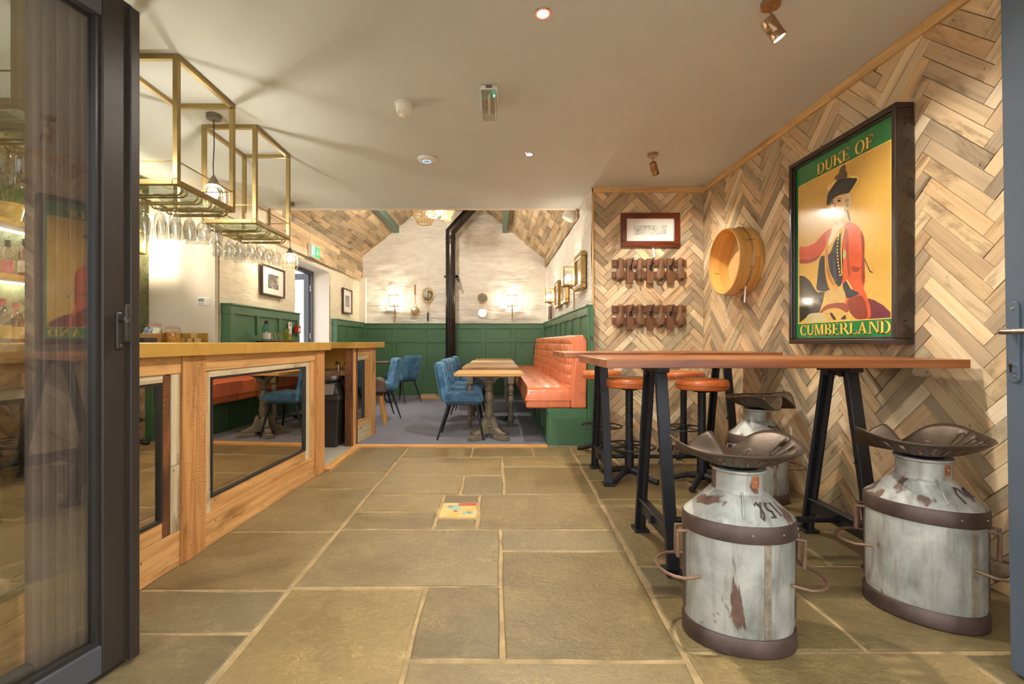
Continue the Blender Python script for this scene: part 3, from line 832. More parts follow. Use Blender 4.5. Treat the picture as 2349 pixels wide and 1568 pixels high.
# swing-top bin
bn = thing('waste_bin', 'black plastic swing lid bin between the two counters', 'bin', (-1.815, 5.02, 0.001))
def taper(mb, x0, y0, z0, x1, y1, z1):
    V = [(sx * a, sy * b, z) for (a, b, z) in ((x0, y0, z0), (x1, y1, z1)) for sy in (-1, 1) for sx in (-1, 1)]
    return mb.add(V, [(0, 2, 3, 1), (4, 5, 7, 6), (0, 1, 5, 4), (2, 6, 7, 3), (0, 4, 6, 2), (1, 3, 7, 5)])
taper(MB(), .145, .115, 0, .175, .14, .50).build('bin_body', M_BLACKP, bn, bevel=.014)
lid = taper(MB(), .187, .150, .49, .18, .145, .545).build('lid', M_BLACKP, bn, bevel=.01)
taper(MB(), .178, .142, .545, .13, .10, .655).build('hood', M_BLACKP, lid, bevel=.02)
fl = MB().box(-.12, .12, -.004, .004, 0, .115, M=TR(0, -.146, .55) @ RX(-.37)).build('flap', M_GREYP, lid, bevel=.003)
MB().box(-.10, -.06, -.006, .0, .03, .06, M=TR(0, -.150, .55) @ RX(-.37)).build('sticker', M_CARD, bn)

# ================================================================ HANGING GLASS RACKS
GX0, GX1, GZ = -2.25, -1.832, 2.005
def glass_rack(y0, label):
    g = thing('hanging_glass_rack', label, 'glass rack', ((GX0 + GX1) / 2, y0, GZ), group='brass glass racks over the bar')
    w2 = (GX1 - GX0) / 2; D = .60; H = CEIL - GZ; b = .015
    def bar(nm, p, q):
        lo = [min(a, c) - b for a, c in zip(p, q)]; hi = [max(a, c) + b for a, c in zip(p, q)]
        MB().box(lo[0], hi[0], lo[1], hi[1], lo[2], hi[2]).build(nm, M_BRASSF, g, bevel=.002, seg=1)
    for sx in (-1, 1):
        for y in (b, D - b): bar('post', (sx * (w2 - b), y, b + .031), (sx * (w2 - b), y, H - b - .031))
        for z, nm in ((b, 'bottom_bar'), (H - b, 'top_bar')): bar(nm, (sx * (w2 - b), b, z), (sx * (w2 - b), D - b, z))
        MB().tube([(sx * (w2 - b), .02, .14), (sx * (w2 - b), D - .02, .14)], .004, 6).build('guard_rail', M_BRASSF, g)
    for y in (b, D - b):
        for z, nm in ((b, 'bottom_bar'), (H - b, 'top_bar')): bar(nm, (-w2 + .046, y, z), (w2 - .046, y, z))
        MB().tube([(-w2 + .02, y, .14), (w2 - .02, y, .14)], .004, 6).build('guard_rail', M_BRASSF, g)
    MB().box(-w2 + .031, w2 - .031, .031, D - .031, .004, .012).build('shelf', M_SHELFG, g)
    for c in (.085, .225, .365, .505):
        for dy in (-.021, .021):
            pts = [(-w2 + .012, c + dy, .0)]
            for k in range(6):
                a = k / 5 * PI / 2; pts.append((-w2 + .012 + .04 * (1 - math.cos(a)), c + dy, -.005 - .04 * math.sin(a)))
            for k in range(6):
                a = k / 5 * PI / 2; pts.append((w2 - .012 - .04 + .04 * math.sin(a), c + dy, -.045 + .04 * (1 - math.cos(a))))
            pts.append((w2 - .012, c + dy, .0))
            MB().tube(pts, .0055, 6).build('hanger_rod', M_BRASSF, g)
    return g
RACKS = [(1.80, 'brass glass rack seen through the folded door glass'), (2.70, 'brass glass rack hanging beside the folded door'), (3.58, 'brass glass rack hanging furthest along the bar')]
for y, lb in RACKS: glass_rack(y, lb)
def wine_glass(kind):
    # hangs upside down: z = 0 is the foot plate resting on the rods
    if kind == 0:   # flute-like
        prof = [(.034, .0), (.030, -.003), (.006, -.010), (.0042, -.03), (.0045, -.085), (.012, -.098), (.027, -.125), (.031, -.165), (.029, -.205), (.0275, -.235)]
    else:
        prof = [(.036, .0), (.032, -.003), (.006, -.010), (.0042, -.03), (.0045, -.075), (.015, -.085), (.034, -.110), (.0405, -.145), (.038, -.18), (.033, -.205)]
    mb = MB(); mb.lathe(prof, 20, cap1=False)
    inner = [(r - .0016, z) for r, z in prof[5:]]
    mb.lathe([(.001, inner[0][1] - .004)] + inner[1:], 20, cap0=False, cap1=False)
    return mb.mesh('wine_glass', M_WINEG)
WG = [wine_glass(0), wine_glass(1)]
ORD = ['first', 'second', 'third', 'fourth', 'fifth']
ROWN = ['front', 'second', 'third', 'back']
for ri, (y0, _) in enumerate(RACKS):
    rk = ['rack behind the folded door glass', 'rack beside the folded door', 'rack furthest along the bar'][ri]
    for row, c in enumerate((.085, .225, .365, .505)):
        cnt = (3 if row < 2 else 0) if ri == 0 else (4 if row < 3 else 3)
        for k in range(cnt):
            kd = 0 if (ri == 1 and row < 2) else 1
            o = link('wine_glass', WG[kd], None, TR(GX1 - .075 - .088 * k + R.uniform(-.004, .004), y0 + c, GZ - .036))
            tag(o, '%s hanging %s glass, %s row, %s' % (ORD[k], 'slim' if kd == 0 else 'round', ROWN[row], rk), 'glass', group='stemmed glasses hanging from the brass racks')

def pendant(x, y, zb, label, d=.15, hgt=.175, pw=30):
    p = thing('pendant_lamp', label, 'lamp', (x, y, zb))
    top = CEIL - zb
    MB().lathe([(.048, top - .035), (.05, top - .002)], 20).build('canopy', M_GREYP, p)
    MB().tube([(0, 0, top - .035), (.004, 0, top * .6), (-.004, 0, top * .35), (0, 0, .11)], .0035, 6).build('cord', M_BLACKP, p)
    MB().lathe([(.006, .125), (.018, .105), (.040, .058), (.042, .05)], 18).build('lamp_holder', M_GREYP, p)
    cg = MB(); r = d / 2
    prof = [(.042, .052), (r * .8, .035), (r, .0), (r, -.05), (r * .98, -.075), (r * 1.04, -.085), (r * .9, hgt * -.7)]
    for k in range(14):
        a = 2 * PI * k / 14
        cg.tube([(q * math.cos(a), q * math.sin(a), z) for q, z in prof], .0018, 5)
    for q, z in (prof[2], prof[4], prof[6]):
        cg.tube([(q * math.cos(2 * PI * k / 20), q * math.sin(2 * PI * k / 20), z) for k in range(20)], .0018, 5, closed=True)
    cg.build('cage', M_BRASSF, p)
    MB().sphere((0, 0, -.01), .032, 14, 10, sz=1.25).build('bulb', M_LEDW, p)
    l = bpy.data.lights.new('bulb_light', 'POINT'); l.energy = pw * LAMP_K; l.color = (1.0, .93, .80); l.shadow_soft_size = .034
    lo = bpy.data.objects.new('bulb_light', l); COL.objects.link(lo); lo.parent = p; lo.location = (0, 0, -.01)
    return p
pendant(-2.064, 3.43, 2.19, 'caged bulb pendant hanging between two brass glass racks', pw=12)
pendant(-2.46, 5.60, 2.10, 'caged bulb pendant hanging over the short counter end', .17, .19, pw=6)
pendant(-2.064, 2.55, 2.19, 'added caged bulb pendant lighting the bar, unseen behind the folded door stile', pw=8)  # extra pendant, out of view, added to light the ceiling over the bar

# ================================================================ BACK BAR
bb = thing('back_bar', 'brass topped back bar cabinet along the wallpapered wall', 'cabinet', (-3.528, 1.175, 0))
box_part(bb, 'carcass', M_DARKF, 0, .55, 0, 3.59, 0, 1.045)
box_part(bb, 'worktop', M_BRASS, 0, .60, 0, 3.59, 1.046, 1.086, .003)
box_part(bb, 'upstand', M_BRASS, .12, .60, 3.575, 3.598, 1.087, 1.19, .002)
for k in range(5): box_part(bb, 'door', M_PINE2, .55, .568, .02 + .71 * k, .70 + .71 * k, .08, 1.02, .003)
SH = []
for z, lb in ((1.55, 'lower brass edged bottle shelf over the back bar'), (1.92, 'upper brass edged shelf over the back bar')):
    s = thing('bottle_shelf', lb, 'shelf', (-3.528, 2.2, z), group='bottle shelves behind the bar')
    box_part(s, 'board', M_PAPER, 0, .26, 0, 1.80, -.02, 0)
    box_part(s, 'brass_edge', M_BRASS, .261, .275, -.01, 1.81, -.032, .006)
    box_part(s, 'light_strip', emis('shelf_led_%d' % int(z * 100), (.92, .97, 1, 1), 14.0), .02, .05, .02, 1.78, -.028, -.0205)
    for y in (.05, .9, 1.75): box_part(s, 'bracket', M_BRASSF, 0, .24, y - .008, y + .008, -.05, -.029)
def bottle(name, label, loc, h, r, glass, liquid=None, cap=None, lab=None, neck=.35, group=None):
    b = thing(name, label, 'bottle', loc, R.uniform(0, 6), group=group)
    prof = [(r * .92, 0), (r, .008), (r, h * (1 - neck) * .92), (r * .8, h * (1 - neck) + .01), (r * .36, h * (1 - neck) + .045), (r * .33, h - .03), (r * .36, h - .028), (r * .36, h - .02)]
    MB().lathe(prof, 20).build('glass_body', glass, b)
    if liquid: MB().lathe([(r * .9, .006), (r * .93, .012), (r * .93, h * .42)], 18).build('liquid', liquid, b)
    MB().lathe([(r * .42, h - .045), (r * .42, h)], 14).build('cap', cap or M_BLACK, b)
    if lab: MB().lathe([(r * 1.012, h * .12), (r * 1.012, h * .42)], 20, cap0=False, cap1=False).build('paper_label', lab, b)
    return b
M_GRN = thin_glass('green_glass', (.28, .52, .30, 1), .12, .8)
M_BLUG = thin_glass('aqua_glass', (.55, .86, .88, 1), .12, .8)
M_AMB = thin_glass('amber_glass', (.75, .42, .16, 1), .12, .8)
M_WHISK = plain('amber_spirit', lin(176, 96, 30), .2); M_PINK = plain('pink_spirit', lin(226, 110, 130), .2); M_AQUA = plain('aqua_spirit', lin(140, 200, 205), .2)
M_LAB1 = plain('cream_label', lin(236, 226, 200), .6, var=.1, vs=40); M_LAB2 = plain('ochre_label', lin(214, 176, 90), .6, var=.2, vs=40); M_REDC = plain('red_foil', lin(186, 40, 36), .3)
GB = 'spirit bottles behind the bar'
specs = [(3.10, .26, M_GLASS, M_PINK, M_LAB1, 'pink spirit bottle with pale label'), (3.20, .24, M_GLASS, M_PINK, None, 'clear unlabelled bottle of pink spirit'),
         (3.30, .27, M_AMB, M_WHISK, M_LAB1, 'amber bottle with tall cream label'), (3.40, .25, M_GLASS, None, M_LAB2, 'empty clear bottle with ochre label'),
         (3.52, .28, M_GRN, None, M_LAB1, 'green bottle with cream label'), (3.00, .28, M_GLASS, M_AQUA, M_LAB1, 'aqua spirit bottle with pale label')]
for y, hh, g, lq, lb, d in specs: bottle('spirit_bottle', d + ' on the lower bar shelf', (-3.33 + R.uniform(-.03, .03), y, 1.5505), hh, .037, g, lq, M_BLACK, lb, group=GB)
specs = [(3.12, .30, M_GRN, None, M_LAB2, 'green bottle with ochre label'), (3.22, .28, M_AMB, M_WHISK, M_LAB2, 'amber bottle with ochre label'), (3.33, .31, M_GLASS, M_WHISK, M_LAB1, 'clear whisky bottle with cream label'),
         (3.44, .27, M_AMB, M_WHISK, None, 'unlabelled amber bottle'), (3.00, .26, M_GLASS, M_PINK, M_LAB2, 'pink bottle with ochre label')]
for y, hh, g, lq, lb, d in specs: bottle('spirit_bottle', d + ' on the back bar worktop', (-3.30 + R.uniform(-.03, .03), y, 1.0865), hh, .04, g, lq, M_REDC, lb, group=GB)
pp = thing('potted_plant', 'feathery green plant in a yellow pot on the upper bar shelf', 'plant', (-3.36, 3.24, 1.9205))
MB().lathe([(.06, 0), (.085, .115), (.092, .115), (.092, .125), (.08, .125), (.07, .08)], 24, cap1=False).build('pot', plain('yellow_pot', lin(226, 190, 72), .3), pp)
MB().lathe([(.001, .09), (.075, .09)], 20).build('soil', M_BARK, pp)
lf = MB()
for k in range(70):
    a = R.uniform(0, 2 * PI); l = R.uniform(.10, .20); s = R.uniform(.2, .75)
    p0 = Vector((math.cos(a) * .03, math.sin(a) * .03, .09)); p1 = p0 + Vector((math.cos(a) * l * s * .5, math.sin(a) * l * s * .5, l * .6)); p2 = p0 + Vector((math.cos(a) * l * s, math.sin(a) * l * s, l))
    lf.tube([p0, p1, p2], [.004, .006, .001], 4)
lf.build('foliage', plain('feathery_green', lin(98, 140, 62), .6, var=.3, vs=30), pp)
# items on the worktop by the white wall
def jar(label, loc, h, r):
    j = thing('storage_jar', label, 'jar', loc, group='clip top jars on the back bar')
    MB().lathe([(r * .9, 0), (r, .008), (r, h * .72), (r * .86, h * .84), (r * .86, h * .88)], 24, cap1=False).build('glass_body', M_GLASS, j)
    nt = MB()
    nt.lathe([(r * .88, .006), (r * .94, .01), (r * .94, h * .62), (r * .7, h * .68), (.001, h * .69)], 24)
    nt.build('contents', MATS.get('nuts') or plain('nuts', lin(220, 164, 84), .7, var=.45, vs=55, bump=.9, bs=70), j)
    ld = MB().lathe([(r * .9, h * .88), (r * .93, h * .90), (r * .93, h * .96), (r * .5, h)], 24).build('lid', M_GLASS, j)
    MB().lathe([(r * .95, h * .875), (r * .95, h * .90)], 24, cap0=False, cap1=False).build('rubber_seal', plain('orange_rubber_%d' % int(h * 1000), lin(222, 120, 52), .5), ld)
    MB().tube([(r * .97, 0, h * .6), (r * 1.15, 0, h * .8), (r * .95, 0, h * .93)], .002, 6).build('wire_clip', M_STEEL, j)
jar('squat clip top jar of nuts on the back bar', (-3.10, 4.50, 1.0865), .165, .066)
jar('taller clip top jar of grains behind the squat jar', (-3.30, 4.54, 1.0865), .20, .062)
for i, (x, z, lb) in enumerate(((-3.05, 0, 'brownish small ramekin beside the squat jar'), (-2.985, 0, 'cream small ramekin in the middle of the stack'), (-2.905, 0, 'cream small ramekin at the end of the stack'), (-2.945, .0535, 'cream small ramekin on top of two others'))):
    m = MB().lathe([(.026, 0), (.036, .05), (.033, .05), (.024, .006)], 20, cap1=True)
    tag(m.build('ramekin', M_CREAM, loc=(x - .03, 4.62, 1.0865 + z)), lb, 'bowl', group='small bowls on the back bar')
tag(MB().box(-.13, .13, -.08, .08, 0, .05).box(-.12, .0, -.081, -.08, .012, .04).build('counter_tray', M_BLACKP, loc=(-3.16, 4.12, 1.0865), bevel=.006), 'low black tray in front of the jars', 'tray')
bk = thing('wicker_basket', 'small wicker basket of packets on the back bar', 'basket', (-3.23, 4.36, 1.0865))
wk = MB()
for k in range(7):
    z = .008 + k * .013; s = 1 + k * .02
    wk.tube([(.10 * s * math.cos(2 * PI * i / 22), .06 * s * math.sin(2 * PI * i / 22), z + (.002 if i % 2 else -.002)) for i in range(22)], .0066, 5, closed=True)
wk.build('wicker', plain('wicker', lin(196, 150, 86), .7, var=.3, vs=60), bk)
for i, (x, a, c) in enumerate(((-.045, .3, (232, 228, 220)), (.0, -.2, (150, 170, 205)), (.05, .15, (240, 232, 210)))):
    MB().box(-.03, .03, -.012, .012, 0, .12, M=TR(x, 0, .03) @ RX(-.25) @ RY(a)).build('packet', plain('packet_%d' % i, lin(*c), .4, var=.15, vs=30), bk, bevel=.004)
bottle('wine_bottle', 'green wine bottle with red foil on the back bar', (-3.46, 4.36, 1.0865), .30, .036, M_GRN, None, M_REDC, M_LAB1)
# tray with gin bottle on the return counter
tag(MB().lathe([(.20, 0), (.215, .006), (.218, .018), (.212, .018), (.205, .008)], 36).build('serving_tray', M_BARK, loc=(-2.49, 5.33, 1.0965)), 'round dark serving tray on the short counter', 'tray')
bottle('gin_bottle', 'aqua gin bottle on the round tray', (-2.61, 5.33, 1.106), .235, .046, M_BLUG, M_AQUA, M_BLACK, M_LAB1, .30)
mg = thing('glass_mug', 'clear glass mug beside the gin bottle', 'mug', (-2.48, 5.34, 1.106))
MB().lathe([(.026, 0), (.040, .10), (.0385, .10), (.026, .008)], 20, cap1=False).build('mug_body', M_WINEG, mg)
MB().tube([(-.036, 0, .085), (-.07, 0, .075), (-.065, 0, .03), (-.031, 0, .02)], .005, 8).build('handle', M_WINEG, mg)
for i, (dx, dy, z, lb) in enumerate(((.0, 0, 0, 'stacked green tinted tumbler at the back of the tray'), (.0, 0, .055, 'tumbler nested on top of the tumbler stack'), (.055, -.05, 0, 'single green tinted tumbler at the edge of the tray'))):
    o = MB().lathe([(.026, 0), (.036, .09), (.0345, .09), (.025, .008)], 18, cap1=False).build('tumbler', thin_glass('tumbler_%d' % i, (.85, .9, .55, 1), .16, .8), loc=(-2.39 + dx, 5.33 + dy, 1.106 + z))
    tag(o, lb, 'glass', group='tumblers on the round tray')
# ================================================================ CEILING FIXTURES
def spot_light(parent, loc, target, pw, ang=80, col=(1, .95, .86), r=.03, blend=.8):
    l = bpy.data.lights.new('spot_beam', 'SPOT'); l.energy = pw * LAMP_K; l.color = col; l.spot_size = math.radians(ang); l.spot_blend = blend; l.shadow_soft_size = r
    o = bpy.data.objects.new('spot_beam', l); COL.objects.link(o); o.parent = parent; o.location = loc
    d = Vector(target) - (Vector(parent.location) + Vector(loc)) if parent else Vector(target) - Vector(loc)
    o.rotation_euler = d.to_track_quat('-Z', 'Y').to_euler()
for x, y, lb in ((.231, 2.37, 'recessed downlight nearest the doorway'), (.284, 4.147, 'recessed downlight towards the dining room')):
    d = thing('downlight', lb, 'light', (x, y, CEIL), group='recessed ceiling downlights')
    MB().lathe([(.030, -.001), (.030, -.006), (.042, -.006), (.044, -.001)], 28, cap0=False, cap1=False).build('trim_ring', M_CHROME, d)
    MB().lathe([(.001, -.003), (.030, -.003)], 24, cap1=False).build('lens', M_SPOT, d)
    spot_light(d, (0, 0, -.012), (x, y, 0), 120, 150)
def ceiling_spot(x, y, label, aim, pw):
    s = thing('ceiling_spotlight', label, 'light', (x, y, CEIL), group='copper ceiling spotlights')
    MB().lathe([(.043, -.024), (.045, -.001)], 24).build('canopy', M_COPPER, s)
    MB().tube([(0, 0, -.024), (0, 0, -.075)], .007, 10).build('stem', M_COPPER, s)
    d = (Vector(aim) - Vector((x, y, CEIL - .13))).normalized()
    q = d.to_track_quat('Z', 'Y').to_matrix().to_4x4()
    M = TR(.012, 0, -.13) @ q
    MB().lathe([(.031, -.055), (.033, -.05), (.033, .02), (.0325, .021), (.033, .022), (.033, .055), (.028, .055), (.028, .045)], 24, M, cap1=False).build('head', M_COPPER, s)
    MB().lathe([(.001, .05), (.028, .05)], 20, M, cap1=False).build('lens', M_SPOT, s)
    spot_light(s, tuple(Vector((.012, 0, -.13)) + d * .058), aim, pw, 95)
ceiling_spot(1.335, 2.295, 'copper ceiling spotlight nearest the doorway', (2.2, 2.2, 1.2), 38)
ceiling_spot(1.372, 4.147, 'copper ceiling spotlight before the coat hooks', (2.0, 4.9, 1.5), 50)
em = thing('emergency_light', 'clear emergency bulkhead light with green glow on the ceiling', 'emergency light', (-.052, 3.03, CEIL))
box_part(em, 'base', M_PLAS, -.056, .056, 0, .33, -.028, -.0005, .006)
box_part(em, 'notch', M_GREYP, -.020, .020, -.004, .0, -.022, -.004, .002)
taper_pts = [(-.054, -.028), (.054, -.028), (.046, -.085), (-.046, -.085)]
MB().prism(taper_pts, .004, .325, 'xz').build('cover', thin_glass('frosted_cover', (.88, .90, .88, 1), .18, .6, .15), em, bevel=.006)
MB().tube([(0, .04, -.045), (0, .29, -.045)], .008, 10).build('tube', M_PLAS, em)
MB().sphere((.034, .05, -.045), .007, 10, 6).build('indicator', emis('green_led', (.05, .9, .45, 1), 6), em)
sd = thing('smoke_detector', 'round white smoke detector on the ceiling', 'smoke detector', (-.648, 3.27, CEIL))
MB().lathe([(.062, -.001), (.062, -.014), (.052, -.016), (.052, -.018), (.055, -.02), (.052, -.055), (.046, -.062)], 28).build('base', M_PLAS, sd)
MB().lathe([(.044, -.062), (.030, -.078), (.020, -.088), (.001, -.09)], 24).build('nose', M_PLAS, sd)
for k in range(8):
    a = 2 * PI * k / 8
    MB().box(-.004, .004, .030, .047, -.080, -.060, M=RZ(a)).build('fin', M_PLAS, sd)
ap = thing('wireless_access_point', 'white disc with blue light ring on the ceiling', 'access point', (-.63, 4.235, CEIL))
MB().lathe([(.080, -.001), (.086, -.010), (.078, -.024), (.05, -.032), (.001, -.034)], 32).build('body', M_PLAS, ap)
MB().lathe([(.030, -.0338), (.034, -.0352), (.037, -.0338)], 28, cap0=False, cap1=False).build('light_ring', emis('blue_led', (.1, .3, 1, 1), 3), ap)

# ================================================================ HOOK WALL
def picture(label, loc, rotz, w, h, fw, fd, mf, mp, mount=.05, cat='picture', gl=True, name='framed_picture', group=None):
    """local x along wall, room at -y, z up; loc = centre on the wall"""
    p = thing(name, label, cat, loc, rotz, group=group)
    for nm, q in (('frame_bar', (-w / 2, w / 2, h / 2 - fw, h / 2)), ('frame_bar', (-w / 2, w / 2, -h / 2, -h / 2 + fw)), ('frame_bar', (-w / 2, -w / 2 + fw, -h / 2 + fw, h / 2 - fw)), ('frame_bar', (w / 2 - fw, w / 2, -h / 2 + fw, h / 2 - fw))):
        box_part(p, nm, mf, q[0], q[1], -fd, 0, q[2], q[3], min(fw, fd) * .14)
    box_part(p, 'mount', M_PAPER, -w / 2 + fw, w / 2 - fw, -fd * .5, -fd * .4, -h / 2 + fw, h / 2 - fw)
    mx = mount if isinstance(mount, tuple) else (mount, mount)
    box_part(p, 'print', mp, -w / 2 + fw + mx[0], w / 2 - fw - mx[0], -fd * .54, -fd * .5, -h / 2 + fw + mx[1], h / 2 - fw - mx[1])
    return p
PF = -.021
picture('wide mahogany framed print above the coat hooks', (1.630, YA + PF, 2.292), 0, .625, .363, .062, .03, M_RED, M_PR2, (.075, .07))
tag(MB().box(-.010, .010, -.002, 0, -.115, 0, M=RY(-.12)).build('price_tag', M_CARD, loc=(1.665, YA + PF - .004, 2.112)), 'white paper tag hanging below the mahogany picture', 'tag')
def shoe_last(k):
    mb = MB(); n = 16; seg = 12
    V = []; F = []
    L = .255
    for i in range(n + 1):
        t = i / n
        z = .006 - t * L
        wdt = .66 * (.046 + .006 * math.sin(t * 3) + .024 * math.exp(-((t - .68) / .17) ** 2) - .010 * math.exp(-((t - .34) / .13) ** 2)) * (1 - .9 * max(0, (t - .9) / .1) ** 2) * (1 - .5 * max(0, (.06 - t) / .06) ** 2)
        dp = .5 * (.058 - .024 * t) * (1 - .85 * max(0, (t - .88) / .12) ** 2) * (1 - .4 * max(0, (.06 - t) / .06) ** 2)
        cx = k * .007 * math.sin(t * PI * 1.4)
        for s in range(seg):
            a = 2 * PI * s / seg
            V.append((cx + wdt * math.cos(a), -.020 - dp + dp * math.sin(a), z))
    for i in range(n):
        for s in range(seg):
            s2 = (s + 1) % seg
            F.append([i * seg + s, (i + 1) * seg + s, (i + 1) * seg + s2, i * seg + s2])
    F.append(list(range(seg))); F.append([n * seg + s for s in range(seg)][::-1])
    U = [[(V[i][2], V[i][0] * 1 + V[i][1]) for i in f] for f in F]
    return mb.add(V, F, U, smooth=True)
def hook_rack(label, z, cs):
    r = thing('coat_hook_rack', label, 'coat rack', (1.620, YA + PF, z), group='shoe last coat racks')
    for zz in (-.045, -.172): box_part(r, 'slat', M_RACK, -.395, .395, -.020, 0, zz - .036, zz + .036, .003)
    for i, x in enumerate((-.208, .005, .218)):
        b = box_part(r, 'upright', M_RACK, x - .035, x + .035, -.042, -.0205, -.265, .0, .003)
        hk = MB().tube([(x + .012, -.044, -.085), (x + .010, -.062, -.060), (x + .014, -.075, -.030), (x + .026, -.082, .004)], [.007, .006, .005, .006], 8)
        hk.tube([(x + .004, -.044, -.100), (x + .004, -.066, -.112), (x + .008, -.070, -.095)], .006, 8)
        hk.box(x - .012, x + .018, -.046, -.0425, -.118, -.072)
        hk.build('iron_hook', M_IRON, b)
    for i, x in enumerate((-.315, -.10, .112, .325)):
        l = shoe_last((1, -1, 1, -1)[i]).build('shoe_last', M_LAST, r); l.location.x = x
        MB().tube([(.004, -.062, -.218), (.004, -.085, -.226), (.004, -.088, -.238)], [.011, .009, .007], 8).build('toe_peg', M_IRON, l)
hook_rack('wooden shoe last coat rack below the mahogany picture', 1.985, 0)
hook_rack('wooden shoe last coat rack lower on the plank wall', 1.495, 1)

# ================================================================ SIGN WALL (local x = 5.05 - y, room at -y)
WALLX = XR - .020
sv = thing('wooden_sieve', 'large round bentwood sieve hung on the plank wall', 'sieve', (WALLX, 4.185, 1.812), -PI / 2)
Msv = RX(PI / 2)      # lathe axis z -> local -y
MB().lathe([(.292, .0), (.292, .195), (.282, .200), (.280, .195), (.280, .0)], 56, Msv, cap0=False, cap1=False).build('rim', M_SIEVE, sv)
MB().lathe([(.2945, .030), (.300, .034), (.300, .085), (.2945, .089)], 56, Msv, cap0=False, cap1=False).build('outer_hoop', M_SIEVE, sv)
MB().lathe([(.001, .012), (.281, .012)], 48, Msv, cap1=False).build('mesh_base', M_TRIMW, sv)
MB().tube([(.3015 * math.cos(2 * PI * k / 48), -.094, .3015 * math.sin(2 * PI * k / 48)) for k in range(48)], .003, 5, closed=True).build('wire_hoop', M_STEEL, sv)
for k in range(8):
    a = 2 * PI * k / 8 + .3
    MB().box(.293, .304, -.12, -.055, -.002, .002, M=RY(a)).build('wire_stitch', M_STEEL, sv)
    MB().box(.2775, .2795, -.15, -.10, -.0015, .0015, M=RY(a + .25)).build('wire_stitch', M_STEEL, sv)
MB().tube([(0, -.03, .30), (.004, -.015, .335), (.0, -.004, .36)], .002, 5).build('hanging_loop', M_STEEL, sv)
tag(MB().box(-.011, .011, -.002, .0, -.14, 0, M=RY(.14)).build('price_tag', M_CARD, loc=(WALLX - .10, 3.99, 1.575), rotz=-PI / 2), 'white paper tag hanging from the bentwood sieve', 'tag')

# ---- pub sign: local x = from far edge towards the doorway, z up from the bottom edge
sg = thing('pub_sign', 'framed Duke of Cumberland pub sign with painted officer in red coat', 'sign', (WALLX, 3.405, 1.086), -PI / 2)
SW, SHT, SD = .917, 1.285, .080
M_FRD = wood('black_brown_sign_frame', lin(52, 34, 26), lin(34, 24, 20), lin(90, 70, 60), .22, coat=.6, nails=False)
def gloss(name, c, var=.08, vs=8):
    return plain(name, lin(*c), .22, var=var, vs=vs, coat=.7)
M_SGREEN = gloss('sign_green', (32, 122, 62)); M_SYEL = gloss('sign_ochre', (218, 170, 76), .22, 1.6); M_SLET = gloss('sign_yellow', (244, 206, 88)); M_SRED = gloss('letter_shadow', (150, 70, 28))
box_part(sg, 'back_box', M_FRD, .005, SW - .005, -SD + .012, 0, .005, SHT - .005)
for q in ((0, SW, 0, .032), (0, SW, SHT - .032, SHT), (0, .032, .032, SHT - .032), (SW - .032, SW, .032, SHT - .032)):
    f = box_part(sg, 'frame_bar', M_FRD, q[0], q[1], -SD - .02, 0, q[2], q[3], .006)
for q in ((.032, SW - .032, .032, .044), (.032, SW - .032, SHT - .044, SHT - .032), (.032, .044, .044, SHT - .044), (SW - .044, SW - .032, .044, SHT - .044)):
    box_part(sg, 'inner_moulding', M_FRD, q[0], q[1], -SD - .008, -SD + .012, q[2], q[3], .004)
for z in (.10, .13, 1.17, 1.20):
    MB().sphere((SW + .0015, -.05, z), .006, 8, 6).build('rivet', M_IRON, sg)
FY = -SD + .010
box_part(sg, 'green_panel', M_SGREEN, .04, SW - .04, FY, FY + .004, .04, SHT - .04)
box_part(sg, 'gold_line', M_SLET, .065, SW - .063, FY - .0006, FY, .141, 1.113)
box_part(sg, 'ochre_field', M_SYEL, .070, SW - .068, FY - .0012, FY - .0004, .146, 1.108)
